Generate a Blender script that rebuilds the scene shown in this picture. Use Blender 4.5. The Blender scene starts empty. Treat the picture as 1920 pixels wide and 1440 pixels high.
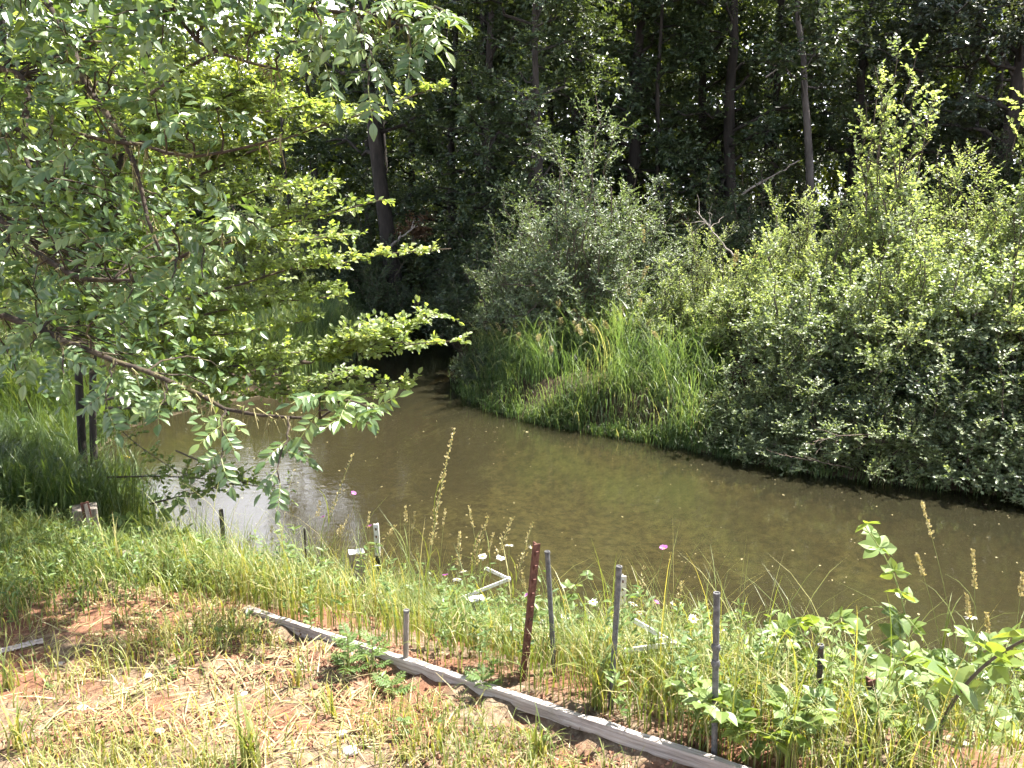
import bpy, math
import numpy as np
from mathutils import Matrix, Vector

# ------------------------------------------------------------------ camera, world, sun, exposure
SC = bpy.context.scene
COL = SC.collection
CAM_H, PITCH, FPX = 2.8, math.radians(12.0), 1450.0     # metres above the water, tilt down, focal length for a 1920 px wide picture
cd = bpy.data.cameras.new("camera")
cd.sensor_width = 36.0
cd.lens = 36.0 * FPX / 1920.0
cd.clip_start, cd.clip_end = 0.05, 600.0
cam = bpy.data.objects.new("camera", cd)
cam.location = (0, 0, CAM_H)
cam.rotation_euler = (math.radians(90) - PITCH, 0, 0)
COL.objects.link(cam)
SC.camera = cam

SUN_EL, SUN_AZ = math.radians(61), math.radians(60)      # high, to the right and a little beyond the stream
W = bpy.data.worlds.new("World"); SC.world = W; W.use_nodes = True
wn = W.node_tree.nodes; wl = W.node_tree.links
bg = wn["Background"]
sky = wn.new("ShaderNodeTexSky"); sky.sky_type = 'NISHITA'; sky.sun_disc = False
sky.sun_elevation = SUN_EL; sky.sun_rotation = SUN_AZ
sky.air_density = 1.0; sky.dust_density = 2.0; sky.ozone_density = 1.0
# bright cloud band added low around the sky, to whiten the pool's reflection
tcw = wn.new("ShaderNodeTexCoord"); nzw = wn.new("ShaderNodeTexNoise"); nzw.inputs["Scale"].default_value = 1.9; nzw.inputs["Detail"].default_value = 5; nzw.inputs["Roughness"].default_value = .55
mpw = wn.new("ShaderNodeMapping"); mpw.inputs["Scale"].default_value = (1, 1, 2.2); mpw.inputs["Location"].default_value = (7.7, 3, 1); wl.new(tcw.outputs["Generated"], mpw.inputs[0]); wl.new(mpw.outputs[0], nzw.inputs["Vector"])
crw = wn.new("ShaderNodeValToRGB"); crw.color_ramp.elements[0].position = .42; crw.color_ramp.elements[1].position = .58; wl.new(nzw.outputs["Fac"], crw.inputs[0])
mxw = wn.new("ShaderNodeMixRGB"); sxw = wn.new("ShaderNodeSeparateXYZ"); wl.new(tcw.outputs["Generated"], sxw.inputs[0]); mrw = wn.new("ShaderNodeMapRange"); wl.new(sxw.outputs["Z"], mrw.inputs["Value"])   # fades the added cloud out overhead, so shaded places get less fill light
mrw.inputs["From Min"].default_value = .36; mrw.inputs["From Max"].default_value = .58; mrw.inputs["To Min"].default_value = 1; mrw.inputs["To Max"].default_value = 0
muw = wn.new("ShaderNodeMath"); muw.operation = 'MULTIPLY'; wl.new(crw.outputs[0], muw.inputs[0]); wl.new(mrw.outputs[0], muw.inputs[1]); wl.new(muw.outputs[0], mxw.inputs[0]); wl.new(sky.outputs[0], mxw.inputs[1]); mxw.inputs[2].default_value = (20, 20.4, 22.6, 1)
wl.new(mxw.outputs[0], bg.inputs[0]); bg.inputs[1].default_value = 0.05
sl = bpy.data.lights.new("sun", 'SUN'); sl.energy = 5.0; sl.angle = math.radians(0.53); sl.color = (1.0, 0.95, 0.86)
sun = bpy.data.objects.new("sun", sl); COL.objects.link(sun)
sd = Vector((math.sin(SUN_AZ) * math.cos(SUN_EL), math.cos(SUN_AZ) * math.cos(SUN_EL), math.sin(SUN_EL)))
sun.rotation_euler = sd.to_track_quat('Z', 'Y').to_euler()
sun.location = (6, 20, 30)
SC.view_settings.view_transform = 'Standard'; SC.view_settings.look = 'None'
SC.view_settings.exposure = 2.30; SC.view_settings.gamma = 1.0
SC.render.engine = 'CYCLES'
cy = SC.cycles
cy.max_bounces = 4; cy.diffuse_bounces = 1; cy.glossy_bounces = 2; cy.transmission_bounces = 2; cy.transparent_max_bounces = 4
cy.use_denoising = True; cy.caustics_reflective = False; cy.caustics_refractive = False
cy.sample_clamp_indirect = 6.0
cy.use_adaptive_sampling = True; cy.adaptive_threshold = 0.04

# ------------------------------------------------------------------ helpers
R0 = np.random.RandomState
CP = np.array([0, 0, CAM_H]); CF = np.array([0, math.cos(PITCH), -math.sin(PITCH)]); CU = np.array([0, math.sin(PITCH), math.cos(PITCH)]); CX = np.array([1.0, 0, 0])
def at(px, py, t):
    """world point seen at photo pixel (px, py), t metres deep"""
    return CP + t * (CF + (px - 960) / FPX * CX + (720 - py) / FPX * CU)
def at_z(px, py, z):
    d = at(px, py, 1.0) - CP
    return CP + d * ((z - CAM_H) / d[2])
def at_y(px, py, y):
    d = at(px, py, 1.0) - CP
    return CP + d * (y / d[1])
def sm(a, b, x):
    t = np.clip((np.asarray(x, float) - a) / (b - a), 0, 1)
    return t * t * (3 - 2 * t)
def unit(v):
    v = np.asarray(v, float)
    return v / np.maximum(np.linalg.norm(v, axis=-1, keepdims=True), 1e-9)

class Geo:
    """vertices, faces and a random value for each face, gathered and linked as one mesh object"""
    def __init__(s): s.v = []; s.f = []; s.c = []; s.a = []; s.m = []; s.n = 0
    def add(s, v, faces, k, lv=0.5, mi=0):
        v = np.asarray(v, float).reshape(-1, 3); faces = np.asarray(faces, np.int64).reshape(-1, k)
        s.v.append(v); s.f.append((faces + s.n).ravel()); nf = len(faces)
        s.c.append(np.full(nf, k)); s.a.append(np.broadcast_to(np.asarray(lv, float), (nf,)).copy()); s.m.append(np.full(nf, mi)); s.n += len(v)
    def mesh(s, name, mats, smooth=False):
        me = bpy.data.meshes.new(name)
        if s.n:
            V = np.concatenate(s.v); L = np.concatenate(s.f); c = np.concatenate(s.c)
            me.vertices.add(len(V)); me.vertices.foreach_set("co", V.ravel().astype(np.float32))
            me.loops.add(len(L)); me.loops.foreach_set("vertex_index", L.astype(np.int32))
            me.polygons.add(len(c))
            me.polygons.foreach_set("loop_start", (np.cumsum(c) - c).astype(np.int32))
            me.polygons.foreach_set("material_index", np.concatenate(s.m).astype(np.int32))
            me.polygons.foreach_set("use_smooth", np.full(len(c), smooth))
            at_ = me.attributes.new("tint", 'FLOAT', 'FACE'); at_.data.foreach_set("value", np.concatenate(s.a).astype(np.float32))
            me.update(calc_edges=True)
        for m in (mats if isinstance(mats, (list, tuple)) else [mats]): me.materials.append(m)
        return me
    def obj(s, name, mats, parent=None, smooth=False, loc=None):
        o = bpy.data.objects.new(name, s.mesh(name, mats, smooth)); COL.objects.link(o)
        if parent is not None: o.parent = parent
        if loc is not None: o.location = loc
        return o

def tube(g, pts, rad, sides=6, lv=0.5, mi=0, cap=True):
    pts = np.asarray(pts, float); n = len(pts); rad = np.broadcast_to(np.asarray(rad, float), (n,))
    t = unit(np.gradient(pts, axis=0))
    ref = np.array([0.31, 0.87, 0.38]) if abs(t[0][2]) > 0.6 else np.array([0.05, 0.1, 1.0])
    a = unit(np.cross(t, ref)); b = np.cross(t, a)
    th = np.arange(sides) * 2 * math.pi / sides
    ring = pts[:, None] + rad[:, None, None] * (a[:, None] * np.cos(th)[None, :, None] + b[:, None] * np.sin(th)[None, :, None])
    i = np.arange(n - 1)[:, None] * sides; j = np.arange(sides)[None]; j2 = (j + 1) % sides
    g.add(ring, np.stack([i + j, i + j2, i + sides + j2, i + sides + j], -1), 4, lv, mi)
    if cap:
        for r, fl in ((0, 1), (n - 1, 0)):
            q = np.arange(sides); g.add(ring[r], (q[::-1] if fl else q)[None], sides, lv, mi)

def many_tubes(g, P0, P1, r0, r1, lv=0.5, mi=0):
    """thin three-sided twigs"""
    P0 = np.asarray(P0); n = len(P0)
    if n == 0: return
    t = unit(P1 - P0); a = unit(np.cross(t, np.array([0.21, 0.33, 0.92]))); b = np.cross(t, a)
    th = np.arange(3) * 2 * math.pi / 3
    ring = a[:, None] * np.cos(th)[None, :, None] + b[:, None] * np.sin(th)[None, :, None]
    V = np.concatenate([P0[:, None] + ring * r0, P1[:, None] + ring * r1], 1)
    F = np.array([[0, 1, 4, 3], [1, 2, 5, 4], [2, 0, 3, 5]])
    g.add(V, (np.arange(n)[:, None, None] * 6 + F[None]), 4, lv, mi)

def curve(p0, p1, n=8, lift=0.0, wig=0.0, rng=None):
    p0 = np.asarray(p0, float); p1 = np.asarray(p1, float); t = np.linspace(0, 1, n)[:, None]
    p = p0 + (p1 - p0) * t; p[:, 2] += lift * 4 * (t * (1 - t))[:, 0]
    if wig and rng is not None: p[1:-1] += rng.normal(0, wig, (n - 2, 3))
    return p
def resample(pts, n):
    pts = np.asarray(pts, float); d = np.r_[0, np.cumsum(np.linalg.norm(np.diff(pts, axis=0), axis=1))]
    q = np.linspace(0, d[-1], n)
    # smooth (Catmull-like) by cubic blending of linear samples
    p = np.stack([np.interp(q, d, pts[:, k]) for k in range(3)], 1)
    for _ in range(2): p[1:-1] = (p[:-2] + 2 * p[1:-1] + p[2:]) / 4
    return p

# leaf outlines: x across, y along, z out of the blade
def leaf_shape(rows, fold=0.12, droop=0.12):
    V = [(0, 0, 0)]; F = []
    for (y, w) in rows: V += [(-w, y, fold * w * 2 - droop * y * y), (0, y, -droop * y * y), (w, y, fold * w * 2 - droop * y * y)]
    V.append((0, 1, -droop)); k = len(rows)
    F += [(0, 2, 1), (0, 3, 2)]
    for i in range(k - 1):
        a = 1 + 3 * i; b = a + 3
        F += [(a, a + 1, b + 1), (a, b + 1, b), (a + 1, a + 2, b + 2), (a + 1, b + 2, b + 1)]
    a = 1 + 3 * (k - 1); t = len(V) - 1
    F += [(a, a + 1, t), (a + 1, a + 2, t)]
    return np.array(V, float), np.array(F)
T_FAR = (np.array([(0, 0, 0), (-.32, .48, .07), (0, 1, -.08), (.32, .48, .07)]), np.array([(0, 3, 2), (0, 2, 1)]))
T_OVAL = leaf_shape([(.3, .30), (.65, .30)], .15, .12)
T_LANCE = leaf_shape([(.3, .15), (.65, .14)], .15, .18)
T_NEAR = leaf_shape([(.15, .14), (.38, .235), (.62, .21), (.84, .10)], .16, .16)
T_ROUND = leaf_shape([(.12, .16), (.35, .31), (.62, .32), (.86, .17)], .14, .10)

def leaves(g, P, A, N, S, T, lv, mi=0):
    P = np.asarray(P, float); n = len(P)
    if n == 0: return
    A = unit(A); X = unit(np.cross(A, N)); Z = np.cross(X, A)
    tv, tf = T; S = np.broadcast_to(np.asarray(S, float), (n,))[:, None, None]
    V = P[:, None] + S * (tv[None, :, :1] * X[:, None] + tv[None, :, 1:2] * A[:, None] + tv[None, :, 2:] * Z[:, None])
    F = np.arange(n)[:, None, None] * len(tv) + tf[None]
    g.add(V, F, 3, np.repeat(np.broadcast_to(lv, (n,)), len(tf)), mi)

def sprout(rng, g, gt, poly, ntw, t0, L, nl, ls, T, up=0.3, flat=0.5, rt=0.003, lv0=0.5, lvs=0.2, side=1.0, ret=False, nz=.45, nm=(0, 0, 1.0), outw=0.0, taper=0.0):
    """twigs along a branch, leaves set alternately along each twig"""
    poly = np.asarray(poly); m = len(poly)
    s = rng.uniform(t0, 1, ntw) * (m - 1); i = np.minimum(s.astype(int), m - 2); f = (s - i)[:, None]
    B = poly[i] * (1 - f) + poly[i + 1] * f; t = unit(poly[i + 1] - poly[i])
    r = rng.normal(0, 1, (ntw, 3)); r -= t * (r * t).sum(1, keepdims=True); r[:, 2] *= (1 - flat)
    D = unit(t * 0.6 + unit(r) * side + np.array([0, 0, up]))
    ln = L * rng.uniform(.5, 1.25, ntw)[:, None] * (1 - taper * s[:, None] / (m - 1)); E = B + D * ln
    if gt is not None: many_tubes(gt, B, E, rt, rt * .5, rng.uniform(0, 1), 0)
    q = (np.arange(nl) + .7) / nl
    P = B[:, None] + (E - B)[:, None] * q[None, :, None] * rng.uniform(.85, 1.05, (ntw, nl, 1))
    sd_ = unit(np.cross(D, np.array([0, 0, 1.0])))[:, None] * np.where(np.arange(nl) % 2, 1, -1)[None, :, None]
    A = D[:, None] * .7 + sd_ * .8 + rng.normal(0, .35, (ntw, nl, 3))
    A[:, -1] = D + rng.normal(0, .15, (ntw, 3))
    N = np.array(nm) + rng.normal(0, nz, (ntw, nl, 3))
    if outw: N = N + outw * unit(P * np.array([1, 1, 0.0]))
    S = ls * rng.uniform(.65, 1.2, (ntw, nl))
    lv = np.clip(lv0 + rng.normal(0, lvs, (ntw, 1)) + rng.normal(0, lvs * .6, (ntw, nl)), 0, 1)
    if ret: return P.reshape(-1, 3), A.reshape(-1, 3), N.reshape(-1, 3), S.ravel(), lv.ravel()
    leaves(g, P.reshape(-1, 3), A.reshape(-1, 3), N.reshape(-1, 3), S.ravel(), T, lv.ravel())

def blades(g, B, H, W_, lean, bend, lv, seg=4, mi=0):
    """grass blades: B bases, H length, lean = horizontal direction, bend = how far they arch over"""
    n = len(B); s = np.linspace(0, 1, seg + 1)
    ld = unit(np.c_[lean, np.zeros(n)]); th = bend[:, None] * s[None] ** 1.3
    dz = np.cos(th); dh = np.sin(th); st = (H / seg)[:, None]
    z = np.cumsum(dz * st, 1) - dz * st; h = np.cumsum(dh * st, 1) - dh * st
    C = B[:, None] + ld[:, None] * h[..., None] + np.array([0, 0, 1.0]) * z[..., None]
    wv = unit(np.cross(ld, [0, 0, 1.0]))[:, None]
    w = W_[:, None] * (1 - s[None] ** 2 * .95) * .5
    V = np.stack([C - wv * w[..., None], C + wv * w[..., None]], 2)
    k = np.arange(seg); F = np.stack([2 * k, 2 * k + 1, 2 * k + 3, 2 * k + 2], -1)
    F = np.arange(n)[:, None, None] * (2 * (seg + 1)) + F[None]
    g.add(V, F, 4, np.repeat(lv, seg), mi)
    return C[:, -1]

def box(g, c, sx, sy, sz, M=None, lv=.5, mi=0):
    q = np.array([(-1, -1, -1), (1, -1, -1), (1, 1, -1), (-1, 1, -1), (-1, -1, 1), (1, -1, 1), (1, 1, 1), (-1, 1, 1)], float) * np.array([sx, sy, sz]) / 2
    if M is not None: q = q @ np.asarray(M).T
    g.add(q + np.asarray(c), [(0, 3, 2, 1), (4, 5, 6, 7), (0, 1, 5, 4), (1, 2, 6, 5), (2, 3, 7, 6), (3, 0, 4, 7)], 4, lv, mi)

# ------------------------------------------------------------------ materials
def mat(name):
    m = bpy.data.materials.new(name); m.use_nodes = True
    nt = m.node_tree; return m, nt, nt.nodes, nt.links, nt.nodes["Principled BSDF"]
def ramp(ns, cols):
    r = ns.new("ShaderNodeValToRGB"); e = r.color_ramp.elements
    while len(e) < len(cols): e.new(0.5)
    for el, (p, c) in zip(e, cols): el.position = p; el.color = (*c, 1)
    return r
def leaf_mat(name, c0, c1, c2, rough=.42, trans=.45, tcol=(1.5, 1.35, .45), spec=.5, c3=None):
    m, nt, ns, ln, bs = mat(name)
    a = ns.new("ShaderNodeAttribute"); a.attribute_name = "tint"
    r = ramp(ns, [(0, c0), (.5, c1), (1, c2)] if c3 is None else [(0, c0), (.42, c1), (.74, c2), (.9, c3)]); ln.new(a.outputs["Fac"], r.inputs[0])
    hs = r
    ln.new(hs.outputs[0], bs.inputs["Base Color"]); bs.inputs["Roughness"].default_value = rough; bs.inputs["Specular IOR Level"].default_value = spec
    mx = ns.new("ShaderNodeMixRGB"); mx.blend_type = 'MULTIPLY'; mx.inputs[0].default_value = 1; mx.inputs[2].default_value = (*tcol, 1)
    ln.new(hs.outputs[0], mx.inputs[1])
    tr = ns.new("ShaderNodeBsdfTranslucent"); ln.new(mx.outputs[0], tr.inputs[0])
    ms = ns.new("ShaderNodeMixShader"); ms.inputs[0].default_value = trans
    ln.new(bs.outputs[0], ms.inputs[1]); ln.new(tr.outputs[0], ms.inputs[2]); ln.new(ms.outputs[0], ns["Material Output"].inputs[0])
    return m
def rough_mat(name, cols, scale=8, rough=.85, bump=.4, detail=6, stretch=None, metallic=0.0, dist=.02):
    m, nt, ns, ln, bs = mat(name)
    tc = ns.new("ShaderNodeTexCoord"); mp = ns.new("ShaderNodeMapping"); ln.new(tc.outputs["Object"], mp.inputs[0])
    if stretch: mp.inputs["Scale"].default_value = stretch
    no = ns.new("ShaderNodeTexNoise"); no.inputs["Scale"].default_value = scale; no.inputs["Detail"].default_value = detail; no.inputs["Roughness"].default_value = .65
    ln.new(mp.outputs[0], no.inputs["Vector"])
    r = ramp(ns, cols); ln.new(no.outputs["Fac"], r.inputs[0]); ln.new(r.outputs[0], bs.inputs["Base Color"])
    bs.inputs["Roughness"].default_value = rough; bs.inputs["Metallic"].default_value = metallic
    b = ns.new("ShaderNodeBump"); b.inputs["Strength"].default_value = bump; b.inputs["Distance"].default_value = dist
    ln.new(no.outputs["Fac"], b.inputs["Height"]); ln.new(b.outputs[0], bs.inputs["Normal"])
    return m

M_BARK = rough_mat("bark", [(.3, (.011, .009, .0075)), (.55, (.030, .024, .019)), (.75, (.065, .056, .048))], 9, .9, .8, stretch=(1, 1, .25))
M_PALEBARK = rough_mat("pale_bark", [(.3, (.035, .03, .026)), (.6, (.085, .074, .066)), (.8, (.16, .145, .13))], 7, .9, .6, stretch=(1, 1, .3))
M_MOSSBARK = rough_mat("mossy_bark", [(.35, (.018, .012, .009)), (.54, (.045, .032, .02)), (.66, (.12, .11, .045)), (.8, (.19, .19, .10))], 14, .95, 1.0)
M_MOSS = rough_mat("hanging_moss", [(.35, (.10, .085, .035)), (.65, (.24, .22, .10))], 30, 1, .3)
M_TWIG = rough_mat("twig", [(.3, (.05, .037, .026)), (.7, (.12, .09, .065))], 20, .9, .2)
M_DEAD = rough_mat("dead_wood", [(.3, (.16, .13, .11)), (.7, (.36, .32, .28))], 14, .9, .3)
M_STEM = rough_mat("green_stem", [(.3, (.14, .19, .05)), (.7, (.26, .28, .09))], 15, .6, .1)
M_ASH = leaf_mat("broad_leaf", (.060, .115, .045), (.10, .17, .058), (.18, .25, .075), .40, .46, spec=1.0)
M_HAW = leaf_mat("small_leaf", (.15, .215, .08), (.24, .31, .115), (.36, .41, .17), .44, .6, (1.3, 1.3, .45), spec=.9)
M_WILLOW = leaf_mat("willow_leaf", (.085, .125, .072), (.14, .19, .10), (.20, .26, .13), .48, .42, (1.3, 1.3, .6), spec=.8)
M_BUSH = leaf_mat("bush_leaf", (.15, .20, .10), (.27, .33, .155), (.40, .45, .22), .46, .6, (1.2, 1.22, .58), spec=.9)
M_BUSHDARK = leaf_mat("shaded_bush_leaf", (.115, .16, .085), (.195, .25, .13), (.32, .37, .19), .44, .48, (1.2, 1.22, .55), spec=.9)  # bush leaf darkened: shade of the thicket's lower rows put into the colour
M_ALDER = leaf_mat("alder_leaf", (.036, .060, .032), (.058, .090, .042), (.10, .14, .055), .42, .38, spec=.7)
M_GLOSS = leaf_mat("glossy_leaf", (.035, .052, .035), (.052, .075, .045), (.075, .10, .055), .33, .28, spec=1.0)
M_WOODS = leaf_mat("woods_leaf", (.06, .095, .028), (.12, .17, .042), (.21, .25, .065), .5, .55)
M_REED = leaf_mat("reed_blade", (.055, .105, .042), (.105, .165, .062), (.20, .255, .11), .42, .48, (1.2, 1.22, .58), spec=.8, c3=(.36, .34, .19))
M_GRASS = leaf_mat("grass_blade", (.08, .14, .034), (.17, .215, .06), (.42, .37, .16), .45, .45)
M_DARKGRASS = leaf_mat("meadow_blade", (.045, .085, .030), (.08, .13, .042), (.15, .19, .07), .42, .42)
M_STRAW = leaf_mat("straw", (.20, .165, .075), (.34, .295, .14), (.50, .45, .25), .6, .25, (1.1, 1.05, .7))
M_SEED = leaf_mat("seed_head", (.30, .24, .11), (.42, .36, .17), (.55, .48, .27), .6, .35, (1.1, 1.05, .7))
M_BRAMBLE = leaf_mat("bramble_leaf", (.10, .165, .048), (.165, .24, .068), (.26, .33, .10), .46, .45, spec=.6)
M_WEED = leaf_mat("weed_leaf", (.075, .14, .048), (.13, .20, .065), (.22, .29, .095), .45, .45)
M_DEADLEAF = leaf_mat("dead_leaf", (.075, .042, .024), (.13, .075, .04), (.22, .14, .075), .7, .3, (1.2, .95, .6))
M_WHITE = leaf_mat("white_petal", (.72, .72, .70), (.80, .80, .78), (.84, .84, .82), .6, .3, (1, 1, 1))
M_PURPLE = leaf_mat("purple_petal", (.40, .12, .42), (.48, .18, .50), (.55, .22, .48), .6, .4, (1.1, .9, 1.1))
M_YELLOW = leaf_mat("yellow_petal", (.70, .48, .02), (.80, .56, .03), (.85, .62, .05), .6, .3, (1, 1, .6))
M_RUST = rough_mat("rusty_steel", [(.3, (.045, .018, .013)), (.52, (.10, .036, .023)), (.7, (.15, .07, .05)), (.85, (.22, .15, .12))], 40, .75, .4, metallic=.15)
M_DARKSTEEL = rough_mat("dark_painted_steel", [(.35, (.012, .013, .012)), (.6, (.035, .022, .017)), (.8, (.13, .06, .045))], 45, .6, .3)
M_GALV = rough_mat("galvanised_steel", [(.3, (.045, .045, .048)), (.5, (.10, .10, .104)), (.75, (.19, .185, .18))], 60, .6, .2, metallic=.3)
M_WHITEPAINT = rough_mat("worn_white_paint", [(.3, (.45, .42, .38)), (.5, (.72, .71, .68)), (.8, (.82, .81, .79))], 25, .6, .2)
M_RAWWOOD = rough_mat("weathered_board", [(.28, (.17, .14, .125)), (.5, (.36, .32, .29)), (.72, (.56, .52, .48))], 6, .85, .5, stretch=(.6, 14, 14))
M_GREYWOOD = rough_mat("grey_stake_wood", [(.3, (.11, .09, .075)), (.7, (.30, .26, .22))], 12, .9, .5, stretch=(6, 6, 1))
M_STONE = rough_mat("pale_stone", [(.3, (.36, .30, .25)), (.7, (.56, .50, .43))], 12, .9, .4)

# ------------------------------------------------------------------ naming
def tag(o, label, cat, group=None, kind=None):
    o["label"] = label; o["category"] = cat
    if group: o["group"] = group
    if kind: o["kind"] = kind
    return o
def setting(o, kind="structure", label=None, cat=None):
    o["kind"] = kind
    if label: o["label"] = label
    if cat: o["category"] = cat
    return o
def thing(name, label, cat, loc=(0, 0, 0), rz=0.0, sc=1.0, group=None):
    o = bpy.data.objects.new(name, None); COL.objects.link(o); o.empty_display_size = .1
    o.location = loc; o.rotation_euler = (0, 0, rz); o.scale = (sc, sc, sc) if np.isscalar(sc) else sc
    return tag(o, label, cat, group)
def child(name, me, parent, loc=None, rot=None, sc=None):
    o = bpy.data.objects.new(name, me); COL.objects.link(o); o.parent = parent
    if loc is not None: o.location = loc
    if rot is not None: o.rotation_euler = rot
    if sc is not None: o.scale = (sc, sc, sc)
    return o

# ------------------------------------------------------------------ stream outline and terrain
POOL = np.array([(-5.0, 8.6), (-4.4, 7.75), (-3.2, 6.7), (-1.7, 5.8), (-.43, 5.2), (.84, 4.7), (1.76, 4.35), (3.1, 4.1), (6, 3.6), (16, 2.6), (16, 6.2), (9, 6.9),
    (5.26, 7.53), (4.3, 7.9), (3.27, 8.37), (2.6, 8.9), (1.99, 9.5), (1.1, 10.05), (.3, 10.6), (-.32, 11.25), (-.8, 12.6), (-1.05, 14.7), (-1.2, 18), (-1.1, 21.5), (-.2, 25), (2.2, 27.5),
    (1.0, 29), (-2.4, 26.5), (-3.3, 23), (-3.3, 17.5), (-3.2, 14.6), (-3.8, 12.6), (-4.7, 11.5), (-5.3, 10.2)])
BOARD_A, BOARD_B = (-1.206, 3.22), (.731, 2.105)     # the edging board on the near bank
def sdf(x, y):
    x = np.asarray(x, float); y = np.asarray(y, float); d = np.full(x.shape, 1e9); ins = np.zeros(x.shape, bool)
    for (x0, y0), (x1, y1) in zip(POOL, np.roll(POOL, -1, 0)):
        ex, ey = x1 - x0, y1 - y0; t = np.clip(((x - x0) * ex + (y - y0) * ey) / (ex * ex + ey * ey), 0, 1)
        d = np.minimum(d, np.hypot(x - x0 - t * ex, y - y0 - t * ey))
        c = ((y0 > y) != (y1 > y)) & (x < ex * (y - y0) / np.where(ey == 0, 1e-9, ey) + x0); ins ^= c
    return np.where(ins, -d, d)
def bumps(x, y):
    return .035 * np.sin(x * 2.1 + 1.3 * np.sin(y * 1.1)) * np.cos(y * 1.7 + .6) + .018 * np.sin(x * 5.3 + y * 3.1) + .012 * np.sin(y * 7.7 - x * 4.3)
def hgt(x, y):
    x = np.asarray(x, float); y = np.asarray(y, float); d = sdf(x, y)
    yc = np.interp(x, [-12, -5.1, -3, 0, 2, 5, 12], [9.2, 9.0, 9, 8, 7, 5.9, 5])
    near = sm(.4, -.4, y - yc)
    hn = np.interp(x, [-6, -2.2], [.62, 1.1]) * sm(0, 2.4, d)
    slope = np.interp(x, [-9, -3, 1], [.035, .11, .17])
    hf = .42 * sm(0, .6, d) + slope * np.clip(d - .5, 0, 15) + .02 * np.clip(d - 15.5, 0, 60)
    bx, by = BOARD_B[0] - BOARD_A[0], BOARD_B[1] - BOARD_A[1]; bl = math.hypot(bx, by)
    v = ((x - BOARD_A[0]) * by - (y - BOARD_A[1]) * bx) / bl
    out = near * hn + (1 - near) * hf + bumps(x, y) * sm(0, .6, d) * (1 - .9 * np.exp(-(v / .3) ** 2) * (np.abs(x) < 1.8))
    # dug soil heaped in front of the board
    out = out + .07 * np.exp(-(((x + .72) / .22) ** 2 + ((y - 2.72) / .16) ** 2)) + .06 * np.exp(-(((x + 1.35) / .2) ** 2 + ((y - 2.3) / .12) ** 2))
    bx, by = BOARD_B[0] - BOARD_A[0], BOARD_B[1] - BOARD_A[1]; bl = math.hypot(bx, by)
    u = ((x - BOARD_A[0]) * bx + (y - BOARD_A[1]) * by) / bl; v = ((x - BOARD_A[0]) * by - (y - BOARD_A[1]) * bx) / bl   # v > 0 on the camera's side
    out = out - .07 * sm(-.02, .03, v) * sm(.42, .12, v) * sm(.15, .4, u) * sm(bl + .3, bl, u) * (.75 + .25 * np.sin(u * 9))
    ins = -.10 * sm(0, .25, -d) - .42 * sm(.1, 1.6, -d) + .03 * np.sin(x * 2.3 + y) * sm(.3, 1, -d)
    return np.where(d < 0, ins, out)
def gz(x, y): return float(hgt(np.array([x]), np.array([y]))[0])
def ground(px, py):
    d = at(px, py, 1.0) - CP; ts = np.linspace(1.2, 60, 6000); p = CP + d * ts[:, None]
    k = np.argmax(p[:, 2] <= hgt(p[:, 0], p[:, 1])); return p[k]

xs = np.r_[np.linspace(-110, -12, 34), np.arange(-11.5, -6, .4), np.arange(-6, 6.5, .09), np.arange(6.5, 14, .4), np.linspace(14.5, 110, 34)]
ys = np.r_[np.linspace(-40, 1, 14), np.arange(1.2, 12.5, .09), np.arange(12.6, 32, .3), np.linspace(33, 140, 36)]
X, Y = np.meshgrid(xs, ys); Z = hgt(X.ravel(), Y.ravel())
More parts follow.
